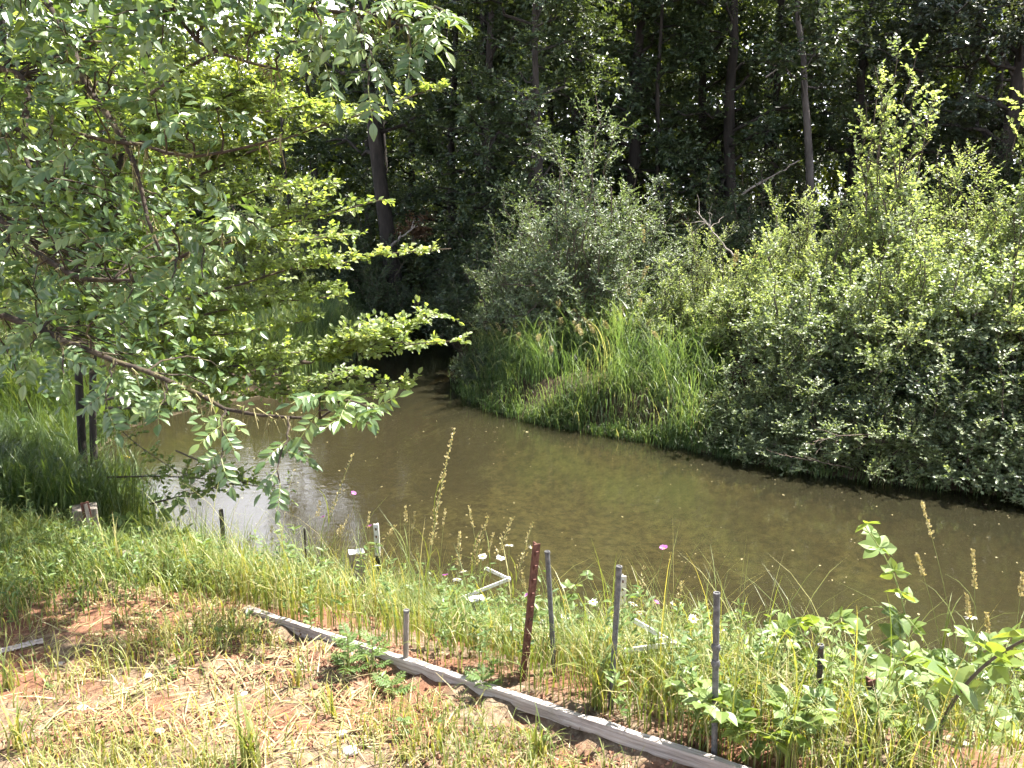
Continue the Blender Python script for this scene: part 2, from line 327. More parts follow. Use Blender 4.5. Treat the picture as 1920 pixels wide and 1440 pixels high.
# crumbly surface close to the camera
rt = R0(3); Z += rt.normal(0, .006, Z.shape) * (sdf(X.ravel(), Y.ravel()) > .2)
g = Geo(); nx = len(xs); ii = (np.arange(len(ys) - 1)[:, None] * nx + np.arange(nx - 1)[None]).ravel()
g.add(np.c_[X.ravel(), Y.ravel(), Z], np.stack([ii, ii + 1, ii + nx + 1, ii + nx], -1), 4)
def ground_material():
    m, nt, ns, ln, bs = mat("soil")
    ge = ns.new("ShaderNodeNewGeometry"); sp = ns.new("ShaderNodeSeparateXYZ"); ln.new(ge.outputs["Position"], sp.inputs[0])
    def noise(s, d=6, r=.6):
        n = ns.new("ShaderNodeTexNoise"); n.inputs["Scale"].default_value = s; n.inputs["Detail"].default_value = d; n.inputs["Roughness"].default_value = r
        ln.new(ge.outputs["Position"], n.inputs["Vector"]); return n
    n1, n2, n3 = noise(2.2), noise(26, 8, .75), noise(.6)
    dry = ramp(ns, [(.32, (.09, .060, .038)), (.5, (.17, .122, .08)), (.66, (.31, .25, .175))]); ln.new(n2.outputs["Fac"], dry.inputs[0])
    red = ramp(ns, [(.3, (.10, .046, .028)), (.6, (.23, .115, .07))]); ln.new(n2.outputs["Fac"], red.inputs[0])
    f1 = ramp(ns, [(.47, (0, 0, 0)), (.57, (1, 1, 1))]); ln.new(n1.outputs["Fac"], f1.inputs[0])
    mA = ns.new("ShaderNodeMixRGB"); ln.new(f1.outputs[0], mA.inputs[0]); ln.new(dry.outputs[0], mA.inputs[1]); ln.new(red.outputs[0], mA.inputs[2])
    # damp leaf mould across the water and by the edge
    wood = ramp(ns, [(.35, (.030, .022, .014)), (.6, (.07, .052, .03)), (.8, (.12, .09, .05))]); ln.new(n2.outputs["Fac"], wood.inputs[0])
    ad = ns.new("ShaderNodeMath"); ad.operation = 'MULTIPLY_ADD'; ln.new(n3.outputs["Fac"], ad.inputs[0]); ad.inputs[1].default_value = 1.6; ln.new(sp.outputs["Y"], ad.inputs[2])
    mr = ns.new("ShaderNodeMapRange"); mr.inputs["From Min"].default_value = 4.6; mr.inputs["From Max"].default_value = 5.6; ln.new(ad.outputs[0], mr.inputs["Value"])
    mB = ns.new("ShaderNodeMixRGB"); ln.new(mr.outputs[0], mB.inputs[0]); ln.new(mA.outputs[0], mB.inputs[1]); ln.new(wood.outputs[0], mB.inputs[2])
    # stream bed: silt with weedy patches, sunlit middle and shadowed right painted in
    n4, n5 = noise(1.1, 4), noise(9, 9, .78)
    silt = ramp(ns, [(.3, (.035, .028, .016)), (.55, (.085, .07, .042)), (.8, (.17, .145, .09))]); ln.new(n5.outputs["Fac"], silt.inputs[0])
    weed = ramp(ns, [(.40, (.055, .048, .025)), (.62, (.27, .245, .125))]); ln.new(n5.outputs["Fac"], weed.inputs[0])
    f2 = ramp(ns, [(.46, (0, 0, 0)), (.62, (1, 1, 1))]); vd = ns.new("ShaderNodeVectorMath"); vd.operation = 'DISTANCE'; ln.new(ge.outputs["Position"], vd.inputs[0]); vd.inputs[1].default_value = (.9, 8.1, -.3)
    pm = ns.new("ShaderNodeMapRange"); pm.inputs["From Min"].default_value = .5; pm.inputs["From Max"].default_value = 3.4; pm.inputs["To Min"].default_value = .22; pm.inputs["To Max"].default_value = -.10; ln.new(vd.outputs["Value"], pm.inputs["Value"])  # weed lightens the mid-pool, dark silt around it stands in for shadow
    pa = ns.new("ShaderNodeMath"); pa.operation = 'ADD'; ln.new(n4.outputs["Fac"], pa.inputs[0]); ln.new(pm.outputs[0], pa.inputs[1]); ln.new(pa.outputs[0], f2.inputs[0])
    mC = ns.new("ShaderNodeMixRGB"); ln.new(f2.outputs[0], mC.inputs[0]); ln.new(silt.outputs[0], mC.inputs[1]); ln.new(weed.outputs[0], mC.inputs[2])
    mz = ns.new("ShaderNodeMapRange"); mz.inputs["From Min"].default_value = .06; mz.inputs["From Max"].default_value = -.06; ln.new(sp.outputs["Z"], mz.inputs["Value"])
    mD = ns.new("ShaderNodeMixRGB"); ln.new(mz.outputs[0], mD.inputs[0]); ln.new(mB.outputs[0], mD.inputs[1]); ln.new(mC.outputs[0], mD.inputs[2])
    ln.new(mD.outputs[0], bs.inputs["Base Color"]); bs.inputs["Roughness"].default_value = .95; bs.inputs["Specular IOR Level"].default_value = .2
    b = ns.new("ShaderNodeBump"); b.inputs["Strength"].default_value = .7; b.inputs["Distance"].default_value = .03; ln.new(n2.outputs["Fac"], b.inputs["Height"]); ln.new(b.outputs[0], bs.inputs["Normal"])
    return m
M_SOIL = ground_material()
setting(g.obj("ground", M_SOIL, smooth=True), label="bare tan soil of the bank and the forest floor", cat="ground")

# water: one sheet, its edges tucked under the banks
def water_material():
    m, nt, ns, ln, bs = mat("stream_water"); ns.remove(bs)
    ge = ns.new("ShaderNodeNewGeometry"); mp = ns.new("ShaderNodeMapping"); mp.inputs["Scale"].default_value = (1, 1.6, 1); ln.new(ge.outputs["Position"], mp.inputs[0])
    n = ns.new("ShaderNodeTexNoise"); n.inputs["Scale"].default_value = 7.5; n.inputs["Detail"].default_value = 4; ln.new(mp.outputs[0], n.inputs["Vector"])
    b = ns.new("ShaderNodeBump"); b.inputs["Strength"].default_value = .07; b.inputs["Distance"].default_value = .03; ln.new(n.outputs["Fac"], b.inputs["Height"])
    gl = ns.new("ShaderNodeBsdfGlossy"); gl.inputs["Roughness"].default_value = .015; ln.new(b.outputs[0], gl.inputs["Normal"])
    tr = ns.new("ShaderNodeBsdfTransparent"); tr.inputs[0].default_value = (.48, .45, .32, 1)
    df = ns.new("ShaderNodeBsdfDiffuse"); df.inputs[0].default_value = (.052, .048, .027, 1)
    mx = ns.new("ShaderNodeMixShader"); mx.inputs[0].default_value = .30; ln.new(tr.outputs[0], mx.inputs[1]); ln.new(df.outputs[0], mx.inputs[2])
    fr = ns.new("ShaderNodeFresnel"); fr.inputs[0].default_value = 1.5; ln.new(b.outputs[0], fr.inputs["Normal"])
    m2 = ns.new("ShaderNodeMixShader"); ln.new(fr.outputs[0], m2.inputs[0]); ln.new(mx.outputs[0], m2.inputs[1]); ln.new(gl.outputs[0], m2.inputs[2])
    ln.new(m2.outputs[0], ns["Material Output"].inputs[0])
    return m
g = Geo(); c = POOL.mean(0)
nrm = np.roll(POOL, -1, 0) - np.roll(POOL, 1, 0); nrm = unit(np.c_[nrm[:, 1], -nrm[:, 0]])
rim = POOL + nrm * .28
wv = [(x, y, 0.0) for x, y in rim]
import bmesh
bm = bmesh.new(); bm.faces.new([bm.verts.new(v) for v in wv]); bmesh.ops.triangulate(bm, faces=bm.faces[:])
me = bpy.data.meshes.new("water"); bm.normal_update()
if bm.faces[:][0].normal.z < 0: bmesh.ops.reverse_faces(bm, faces=bm.faces[:])
bm.to_mesh(me); bm.free(); me.materials.append(water_material())
wo = bpy.data.objects.new("water", me); COL.objects.link(wo); setting(wo, label="murky olive brown stream with a bright sky reflection", cat="water")

# ------------------------------------------------------------------ far woods: one mass beyond the clearing
def far_woods():
    rng = R0(11); gl = Geo(); gt = Geo(); n = 2600
    az = rng.uniform(-46, 46, n); r = rng.uniform(46, 66, n); azr = np.radians(az)
    x = r * np.sin(azr); y = r * np.cos(azr)
    top = np.interp(az, [-46, -30, -14, 0, 46], [13, 12, 12, 22, 23]) * rng.uniform(.8, 1.05, n)
    z0 = hgt(x, y); z = z0 + top * rng.uniform(.0, 1, n)
    k = 80
    P = np.stack([x, y, z], 1)[:, None] + rng.normal(0, 1, (n, k, 3)) * np.array([1.25, 1.25, .75])
    A = rng.normal(0, 1, (n, k, 3)); A[..., 2] -= .3; N = np.array([0, 0, 1.0]) + rng.normal(0, .6, (n, k, 3))
    lv = np.clip(.5 + rng.normal(0, .22, (n, 1)) + rng.normal(0, .12, (n, k)), 0, 1)
    leaves(gl, P.reshape(-1, 3), A.reshape(-1, 3), N.reshape(-1, 3), rng.uniform(.26, .52, n * k), T_FAR, lv.ravel())
    for i in range(60):
        a = math.radians(rng.uniform(-44, 44)); rr = rng.uniform(45, 64); bx, by = rr * math.sin(a), rr * math.cos(a); bz = gz(bx, by)
        tube(gl, curve((bx, by, bz - .2), (bx + rng.normal(0, .8), by, bz + 14), 5, 0, .15, rng), np.linspace(.26, .08, 5), 6, .5, 1)
    o = gl.obj("far_woods", [M_WOODS, M_BARK]); setting(o, "stuff", "bright green sunlit woods far behind the tree trunks", "woods")
far_woods()

# ------------------------------------------------------------------ forest trees
def tree_meshes(seed, H, r0, nlimb, start, reach, ntw, nl, ls, T, leafm, barkm, bend=(0, 0), droop=-.25, twl=.55, low=0.8):
    rng = R0(seed); gt = Geo(); gl = Geo(); gtw = Geo()
    n = 12; t = np.linspace(0, 1, n)
    tr = np.c_[bend[0] * t * H * (1 - .5 * t) + rng.normal(0, .05, n).cumsum(), bend[1] * t * H + rng.normal(0, .05, n).cumsum(), t * H - .25]
    tr[0, :2] = 0
    rad = r0 * (1 - .82 * t) + .35 * r0 * np.exp(-t * 22)
    tube(gt, tr, rad, 9)
    for i in range(nlimb):
        f = start + (1 - start) * ((i + rng.uniform(0, 1)) / nlimb); k = f * (n - 1); a = int(min(k, n - 2)); p = tr[a] + (tr[a + 1] - tr[a]) * (k - a)
        L = reach * (low + (1 - low) * math.sin(math.pi * min(1, (f - start) / (1 - start) * .8 + .2))) * rng.uniform(.65, 1.2)
        th = rng.uniform(0, 2 * math.pi); e = p + np.array([math.cos(th) * L, math.sin(th) * L, L * rng.uniform(droop, .45)])
        c = curve(p, e, 7, .12 * L, .06 * L, rng); rb = max(.015, r0 * (1 - .8 * f) * .38)
        tube(gt, c, np.linspace(rb, .008, 7), 5, cap=False)
        sprout(rng, gl, gt, c, ntw, .22, twl, nl, ls, T, .05, .45, .006, .5 + rng.normal(0, .12), outw=.45)
        for _ in range(2):
            q = c[rng.randint(2, 5)]; th2 = th + rng.uniform(-1.2, 1.2); e2 = q + np.array([math.cos(th2), math.sin(th2), rng.uniform(-.3, .4)]) * L * .5
            c2 = curve(q, e2, 5, .05, .04, rng); tube(gt, c2, np.linspace(rb * .5, .006, 5), 4, cap=False)
            sprout(rng, gl, None, c2, ntw // 3, .2, twl, nl, ls, T, .05, .45, .006, .5 + rng.normal(0, .12), outw=.45)
    return gt.mesh("trunk", barkm, True), gl.mesh("crown", leafm)
def plant_tree(meshes, name, label, cat, x, y, rz, sc, group=None, dz=0.0):
    r = thing(name, label, cat, (x, y, gz(x, y) + dz), rz, sc, group)
    child("trunk", meshes[0], r); child("crown", meshes[1], r); return r

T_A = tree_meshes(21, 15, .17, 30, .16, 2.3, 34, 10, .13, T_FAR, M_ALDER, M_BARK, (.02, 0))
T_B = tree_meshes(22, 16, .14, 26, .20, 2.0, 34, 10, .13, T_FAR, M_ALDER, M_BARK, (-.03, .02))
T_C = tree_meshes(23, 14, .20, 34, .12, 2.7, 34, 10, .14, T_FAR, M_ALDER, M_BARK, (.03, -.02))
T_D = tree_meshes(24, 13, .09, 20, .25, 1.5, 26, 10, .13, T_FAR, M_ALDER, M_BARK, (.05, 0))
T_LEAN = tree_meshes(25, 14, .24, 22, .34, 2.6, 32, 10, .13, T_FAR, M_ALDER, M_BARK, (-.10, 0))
T_PALE = tree_meshes(26, 9, .12, 16, .42, 2.0, 32, 10, .13, T_FAR, M_ALDER, M_PALEBARK, (-.2, 0))
T_GLOSS = tree_meshes(27, 13, .22, 54, .17, 3.9, 50, 12, .125, T_FAR, M_GLOSS, M_BARK, (-.02, -.03), -.5, .6, .75)

def fx(px, y): return (px - 960) / FPX * (y * math.cos(PITCH) + 1.2 * math.sin(PITCH))
rng = R0(5)
plant_tree(T_LEAN, "leaning_tree", "thick dark trunk leaning left over the narrow stream, behind the bright leafy branches", "tree", fx(745, 20.5), 20.5, 0, (1, 1, 1))
plant_tree(T_PALE, "pale_barked_tree", "tree with a bare pale curved lower trunk behind the tall upright bush", "tree", fx(1535, 19.0), 19.0, 0, 1)
plant_tree(T_GLOSS, "glossy_leaved_tree", "large dark tree with small glinting leaves in the upper right corner", "tree", fx(1850, 19.8), 19.8, .4, .9)
plant_tree(T_GLOSS, "glossy_leaved_tree", "dark glossy-leaved tree beyond the right edge, its crown hanging into the corner", "tree", fx(2200, 18.5), 18.5, 2.4, .88)
plant_tree(T_C, "alder_tree", "stout dark tree standing behind the pointed grey-green bush", "tree", fx(1170, 22.5), 22.5, 1.0, 1.0, "dark trees along the forest edge")
plant_tree(T_C, "alder_tree", "stout brown tree with a paler foot, behind the dead branches on the far bank", "tree", fx(1368, 21.5), 21.5, 3.6, .95, "dark trees along the forest edge")
plant_tree(T_D, "alder_tree", "thin dark tree slanting between the two stout forest trees", "tree", fx(1222, 21.0), 21.0, .3, .9, "dark trees along the forest edge")
for px, y, T, rz, s in [(845, 24.5, T_C, 2, .9), (908, 23, T_A, .4, 1), (938, 25.5, T_B, 4, 1), (1032, 24.5, T_B, 2.2, 1), (1068, 23.2, T_A, 5, .95), (1192, 27, T_A, 2.9, 1.05), (1318, 24, T_B, 1, 1.1),
                        (1345, 26.5, T_A, 4.4, 1), (1440, 23.5, T_B, 5.5, 1), (1592, 23, T_A, 1.9, .95), (1668, 25, T_C, .2, 1), (1760, 23.5, T_B, 3.3, 1), (1985, 22.5, T_C, 2.1, 1), (2110, 25, T_A, .8, 1)]:
    plant_tree(T, "alder_tree", {845: "thin dark tree above the dark inlet, next right of the leaning trunk", 908: "dark tree above the left side of the willow clump", 938: "dark tree close behind the one above the willow clump's left side", 1032: "slender dark tree straight above the pointed willow's left top", 1068: "slender dark tree straight above the pointed willow's right top",
        1192: "dark tree close behind the stout one at the pointed willow", 1318: "straight dark tree left of the stout brown one with a paler foot", 1345: "dark tree between the straight one and the stout brown one", 1440: "dark tree between the stout brown tree and the pale curved trunk", 1592: "dark tree behind the left side of the tall upright bush",
        1668: "dark tree behind the right side of the tall upright bush", 1760: "dark tree in the gap between the two upright bushes", 1985: "dark tree at the right edge behind the glossy-leaved crown", 2110: "dark tree just beyond the right edge at the forest margin"}[px], "tree", fx(px, y), y, rz, s, "dark trees along the forest edge")
for i in range(22):
    y = rng.uniform(28, 42); px = 640 + (i + rng.uniform(0, 1)) / 22 * 1400
    plant_tree([T_A, T_B, T_C, T_D][rng.randint(4)], "woodland_tree", "dim tree deep in the wood behind the forest edge", "tree", fx(px, y), y, rng.uniform(0, 6.28), rng.uniform(.95, 1.2), "trees deep in the wood")
for px, y, s_, rz, lb in [(985, 18.3, .85, .7, "bushy dark tree behind the shaded willow, over the right bank of the inlet"), (925, 21, .85, 2.9, "dark tree overhanging the upper inlet from its right bank"), (1020, 16.4, .62, 4.4, "small dark tree close behind the central willow")]:
    plant_tree(T_C, "inlet_tree", lb, "tree", fx(px, y), y, rz, s_)
# three trees on the left that leave the sky open between them; their trunks mirror in the pool
for px, y, T, rz, s, lb in [(548, 24, T_D, 1.2, .75, "slim tree behind the yellow-green branches, mirrored as a brown stripe in the pool"), (610, 27, T_B, .6, .8, "tall thin tree just left of the leaning trunk"),
                            (60, 17, T_A, .5, .62, "bushy tree behind the mossy limbs at the left edge"), (-150, 15, T_C, 2.5, .7, "spreading tree beyond the left edge of the meadow")]:
    plant_tree(T, "bank_tree", lb, "tree", fx(px, y), y, rz, s, "trees of the left bank")

# ------------------------------------------------------------------ shrubs
def shrub_meshes(seed, H, Rad, nst, ntw, nl, ls, T, leafm, up=.5, twl=.3, spikes=0, t0=.25, stemm=None):
    rng = R0(seed); gl = Geo(); gt = Geo()
    for i in range(nst):
        th = rng.uniform(0, 2 * math.pi); el = math.asin(rng.uniform(.12, 1)); k = rng.uniform(.75, 1.05)
        e = np.array([math.cos(th) * math.cos(el) * Rad * k, math.sin(th) * math.cos(el) * Rad * k, math.sin(el) * H * k])
        if i < spikes: e = np.array([e[0] * .5, e[1] * .5, H * rng.uniform(1.0, 1.35)])
        b = np.array([math.cos(th), math.sin(th), 0]) * rng.uniform(0, .25) * Rad; b[2] = -.1
        c = curve(b, e, 8, .14 * H, .03 * H, rng); tube(gt, c, np.linspace(.018, .004, 8), 4, rng.uniform(), cap=False)
        sprout(rng, gl, gt, c, ntw, t0, twl, nl, ls, T, up, .15, .003, .5 + rng.normal(0, .13), .16, outw=.5)
    return gt.mesh("stems", stemm or M_TWIG), gl.mesh("foliage", leafm)
def plant_shrub(ms, name, label, x, y, rz=0.0, sc=1.0, group=None, cat="shrub", dz=0.0):
    r = thing(name, label, cat, (x, y, gz(x, y) + dz), rz, sc, group)
    child("stems", ms[0], r)["kind"] = "stuff"; child("foliage", ms[1], r)["kind"] = "stuff"; return r
S_WIL = shrub_meshes(41, 2.7, 1.45, 80, 26, 13, .062, T_LANCE, M_WILLOW, .5, .34, 6)
S_B1 = shrub_meshes(42, 1.9, 1.25, 66, 24, 12, .05, T_OVAL, M_BUSH, .55, .30, 4)
S_B2 = shrub_meshes(43, 2.1, 1.2, 62, 24, 12, .055, T_LANCE, M_BUSH, .6, .30, 8)
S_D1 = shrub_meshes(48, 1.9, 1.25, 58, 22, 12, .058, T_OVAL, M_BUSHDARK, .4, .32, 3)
S_SPK = shrub_meshes(44, 3.0, 1.15, 30, 22, 10, .062, T_OVAL, M_BUSH, .55, .26, 11, .2)
S_LOW = shrub_meshes(45, 1.1, 1.2, 50, 24, 11, .06, T_OVAL, M_ALDER, .4, .3, 2)
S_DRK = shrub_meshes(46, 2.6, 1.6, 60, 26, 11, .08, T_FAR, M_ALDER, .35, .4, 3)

plant_shrub(S_WIL, "willow_shrub", "big grey-green willow with two pointed tops in the middle of the far bank", fx(1085, 13.2), 13.2, .3, (1.05, 1.05, 1.15))
plant_shrub(S_WIL, "willow_shrub", "shaded grey-green willow at the left end of the far bank, over the dark inlet", fx(965, 13.9), 13.9, 2.0, (.8, .8, .82))
plant_shrub(S_WIL, "willow_shrub", "dull green willow behind the grass mound, right of the pointed willow", fx(1215, 14.8), 14.8, 4.0, (.8, .8, .75))
plant_shrub(S_SPK, "upright_bush", "tall loose bush with upright leafy shoots rising over the sunlit thicket", fx(1645, 11.6), 11.6, 0, (1, 1, 1.02))
plant_shrub(S_SPK, "upright_bush", "leafy upright shoots reaching up at the right edge, above the thicket", fx(1905, 10.6), 10.6, 2.0, (.9, .9, .98))
SPOTS = [(1265, 11.9, .62, 0), (1330, 12.2, .72, 1), (1420, 11.0, .8, 0), (1480, 12.4, .85, 1), (1560, 11.3, .92, 0), (1640, 12.6, .95, 1), (1700, 10.8, .98, 0), (1790, 11.6, 1.02, 1), (1860, 10.2, 1.0, 0), (1960, 10.8, 1.08, 1),
         (2060, 9.6, 1.05, 0), (2190, 9.9, 1.1, 1), (2330, 9.2, 1.1, 0), (1490, 9.7, .78, 0), (1600, 9.5, .86, 1), (1690, 9.2, .84, 0), (1775, 9.2, .92, 1), (1860, 8.8, .88, 0), (1955, 8.8, .98, 0), (2080, 8.2, .95, 1), (2230, 8.3, .95, 0)]
LOWROW = [(1395, 9.3, .5, 1), (1455, 9.0, .52, 0), (1530, 8.75, .58, 1), (1605, 8.6, .6, 0), (1675, 8.4, .62, 0), (1750, 8.25, .64, 1), (1830, 8.1, .66, 0), (1915, 7.95, .7, 0), (2010, 7.75, .72, 1), (2120, 7.6, .75, 0), (2260, 7.4, .8, 1)]
ORD = ["first", "second", "third", "fourth", "fifth", "sixth", "seventh", "eighth", "ninth", "tenth", "eleventh", "twelfth", "thirteenth"]
for i, (px, y, s, v) in enumerate(SPOTS):
    front = y < 10.05 and i > 12
    k = sorted([q[0] for j, q in enumerate(SPOTS) if (q[1] < 10.05 and j > 12) == front]).index(px)
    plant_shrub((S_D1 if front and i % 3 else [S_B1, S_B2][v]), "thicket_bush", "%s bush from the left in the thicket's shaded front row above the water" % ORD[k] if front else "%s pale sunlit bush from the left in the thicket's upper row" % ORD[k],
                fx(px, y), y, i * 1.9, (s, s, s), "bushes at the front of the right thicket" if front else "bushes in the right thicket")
for k, (px, y, s, v) in enumerate(LOWROW):
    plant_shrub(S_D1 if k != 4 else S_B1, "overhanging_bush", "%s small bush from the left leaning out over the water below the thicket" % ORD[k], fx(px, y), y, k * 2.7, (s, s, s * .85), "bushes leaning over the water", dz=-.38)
# dark understorey
rng = R0(8)
for i in range(34):
    px = 600 + (i + rng.uniform(0, 1)) / 34 * 1400; y = rng.uniform(16.5, 27)
    if sdf(fx(px, y), y) < .8: continue
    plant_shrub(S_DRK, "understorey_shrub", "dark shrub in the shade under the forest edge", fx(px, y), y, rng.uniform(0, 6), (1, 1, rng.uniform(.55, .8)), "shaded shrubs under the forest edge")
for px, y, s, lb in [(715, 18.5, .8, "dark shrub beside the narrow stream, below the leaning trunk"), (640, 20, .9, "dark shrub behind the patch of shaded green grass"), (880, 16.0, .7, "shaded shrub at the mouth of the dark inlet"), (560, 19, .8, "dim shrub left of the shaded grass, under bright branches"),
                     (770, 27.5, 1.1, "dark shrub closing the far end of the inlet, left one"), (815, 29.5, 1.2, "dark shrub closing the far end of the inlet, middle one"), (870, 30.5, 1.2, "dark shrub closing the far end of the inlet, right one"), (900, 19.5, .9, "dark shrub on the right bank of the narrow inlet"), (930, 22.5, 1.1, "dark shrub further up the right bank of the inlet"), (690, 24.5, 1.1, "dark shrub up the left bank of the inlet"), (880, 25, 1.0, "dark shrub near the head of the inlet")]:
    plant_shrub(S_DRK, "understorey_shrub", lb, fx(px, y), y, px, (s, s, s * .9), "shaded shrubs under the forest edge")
# low bright thicket on the left bank: kept low, the sky above it shows in the pool
for i, (px, y, s, v) in enumerate([(30, 12.5, .75, 0), (110, 11.5, .7, 1), (215, 18, .8, 0), (300, 20, .85, 1), (385, 19, .8, 0), (460, 20.5, .85, 1), (535, 18.2, .75, 0), (-60, 10.5, .85, 1), (90, 14.5, .95, 0), (250, 23, 1, 1), (420, 24, 1, 0), (-150, 12.5, 1, 1)]):
    plant_shrub([S_B1, S_B2][v], "thicket_bush", "%s low yellow-green bush from the left behind the overhanging left branches" % ORD[sorted([30, 110, 215, 300, 385, 460, 535, -60, 90, 250, 420, -150]).index(px)], fx(px, y), y, i * 2.3, s, "low bushes on the left bank")
# bushes further back in the clearing
for i in range(14):
    y = rng.uniform(24, 42); px = rng.uniform(-60, 600)
    plant_shrub(S_DRK if i % 3 == 0 else S_B1, "clearing_bush", "sunlit bush out in the clearing beyond the left bank", fx(px, y), y, i, rng.uniform(1.3, 2.0), "bushes in the clearing")
plant_shrub(S_LOW, "bank_bush", "small pale-leaved sprig bush hanging over the water at the left foot of the grass mound", fx(895, 12.7), 12.7, 0, (.42, .42, .5))
plant_shrub(S_B1, "bank_bush", "low leafy bush overhanging the water below the thicket, with pale round leaves", fx(1500, 9.15), 9.15, 1.0, (.5, .5, .45))
plant_shrub(S_LOW, "bank_bush", "dark drooping bush at the water line near the right edge", fx(1780, 8.7), 8.7, 3.0, (.8, .8, .8))
plant_shrub(S_LOW, "bank_bush", "dark bush leaning over the water at the right edge", fx(1930, 8.35), 8.35, 1.0, (.85, .85, .95))
plant_shrub(S_LOW, "bank_bush", "dark low bush between the grass mound and the thicket, at the water line", fx(1620, 8.95), 8.95, 5.0, (.7, .7, .7))

# ------------------------------------------------------------------ reeds, meadow grass (nobody could count the blades)
def scatter(rng, n, x0, x1, y0, y1, dens):
    x = rng.uniform(x0, x1, n); y = rng.uniform(y0, y1, n); k = rng.uniform(0, 1, n) < dens(x, y)
    x, y = x[k], y[k]; return np.c_[x, y, hgt(x, y) - .01]
def grass_obj(name, seed, pts, h, w, bend, m, label, cat, dirb=None, lv0=.5, seg=5, tuft=None, out=None):
    rng = R0(seed); g = Geo(); n = len(pts)
    clump = np.sin(pts[:, 0] * 3.1 + 2 * np.sin(pts[:, 1] * 2.3)) * np.cos(pts[:, 1] * 2.7)
    H = h * rng.uniform(.55, 1.2, n) * (1 + .25 * clump); th = rng.uniform(0, 2 * math.pi, n)
    lean = np.c_[np.cos(th), np.sin(th)]
    if dirb is not None: lean = lean + np.asarray(dirb)
    lv = np.clip(lv0 + rng.normal(0, .2, n) + .12 * clump, 0, 1)
    blades(g, pts, H, w * rng.uniform(.6, 1.3, n), lean, bend * rng.uniform(.35, 1.3, n), lv, seg)
    if out is not None: return g
    o = g.obj(name, m); return setting(o, "stuff", label, cat)
rng = R0(12)
def mound(x, y):
    d = sdf(x, y); pxl = x / (y * .978 + .25) * FPX + 960
    return sm(-.12, .1, d) * sm(840, 900, pxl) * sm(1420, 1270, pxl) * sm(2.9, 1.6, d) * (.35 + .65 * sm(-.5, .4, np.sin(x * 4.3 + 1.2 * y) + np.cos(y * 3.7 - x)))
cl = scatter(rng, 1300, -1.6, 4.6, 8.2, 15, mound)
print("reed clumps", len(cl))
def clumps(name, seed, cl, per, h, w, m, label, cat, spread=.10, bend=(1.1, 3.2), dirb=(-.35, -.8), lv0=.5, seg=6):
    rng = R0(seed); g = Geo(); n = len(cl); hc = h * rng.uniform(.6, 1.25, n) * (.5 + .5 * sm(0, 1.1, sdf(cl[:, 0], cl[:, 1]))); tc = rng.normal(0, .14, n); bd = rng.normal(0, .5, (n, 2)) + np.asarray(dirb)
    B = np.repeat(cl, per, 0); N_ = len(B); B = B + np.c_[rng.normal(0, spread, (N_, 2)), np.zeros(N_)]; B[:, 2] = hgt(B[:, 0], B[:, 1]).clip(-.02) - .02
    H = np.repeat(hc, per) * rng.uniform(.45, 1.2, N_); th = rng.uniform(0, 6.28, N_); ln_ = np.c_[np.cos(th), np.sin(th)] + np.repeat(bd, per, 0)
    blades(g, B, H, w * rng.uniform(.6, 1.3, N_), ln_, rng.uniform(*bend, N_), np.clip(lv0 + np.repeat(tc, per) + rng.normal(0, .15, N_), 0, 1), seg)
    return setting(g.obj(name, m), "stuff", label, cat)
clumps("reed_grass", 13, cl, 28, 1.08, .011, M_REED, "lush green reed grass arching over the middle of the far bank", "grass", .11, lv0=.46)
def mound2(x, y):
    d = sdf(x, y); return (sm(-.08, .05, d) * sm(.9, .3, d)) * (y > 6.4)
pts = scatter(rng, 2500, 2.6, 9, 6.4, 9.5, mound2)
grass_obj("bank_grass", 14, pts, .42, .011, 1.9, M_DARKGRASS, "dark grass fringe along the water under the thicket", "grass", (-.3, -.8), .4, 5)
def fringe(x, y):
    d = sdf(x, y); return (np.abs(d - .04) < .1) * (y > 6.3) * (x > -1.2) * (1 - .3 * sm(2.4, 3.0, x))
cl2 = scatter(rng, 9000, -1.3, 9, 6.3, 13, fringe)
clumps("fringe_grass", 19, cl2, 12, .55, .011, M_REED, "dark grass drooping into the water along the foot of the far bank", "grass", .06, (1.6, 3.0), (-.4, -1.2), .35, 5)
def inlet(x, y):
    d = sdf(x, y); return sm(-.05, .05, d) * sm(2.6, 1.6, d) * (x < -2.5) * (y > 13.0)
pts = scatter(rng, 40000, -7, -2.5, 13.0, 21, inlet)
grass_obj("inlet_grass", 15, pts, .75, .014, 1.3, M_REED, "shaded patch of green grass beside the narrow upper stream", "grass", (.2, -.3), .45, 5)
def leftbank(x, y):
    d = sdf(x, y); return sm(-.05, .1, d) * sm(-2.9, -3.5, x + .22 * (y - 6)) 
pts = scatter(rng, 100000, -9.5, -2.6, 5.0, 12.5, leftbank)
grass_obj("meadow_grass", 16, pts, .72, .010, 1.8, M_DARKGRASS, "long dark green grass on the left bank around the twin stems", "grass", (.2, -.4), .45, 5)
pts = scatter(rng, 30000, -20, -3.5, 12.5, 40, lambda x, y: (sdf(x, y) > .3) * .8)
grass_obj("clearing_grass", 17, pts, .8, .03, 1.5, M_DARKGRASS, "sunlit grass of the clearing behind the left bank", "grass", None, .7, 4)
pts = scatter(rng, 26000, -1.5, 12, 11.5, 20, lambda x, y: (sdf(x, y) > 1.5) * .8)
grass_obj("forest_floor_plants", 18, pts, .55, .05, 1.6, M_ALDER, "low dark green plants on the forest floor behind the willows", "undergrowth", None, .6, 3)
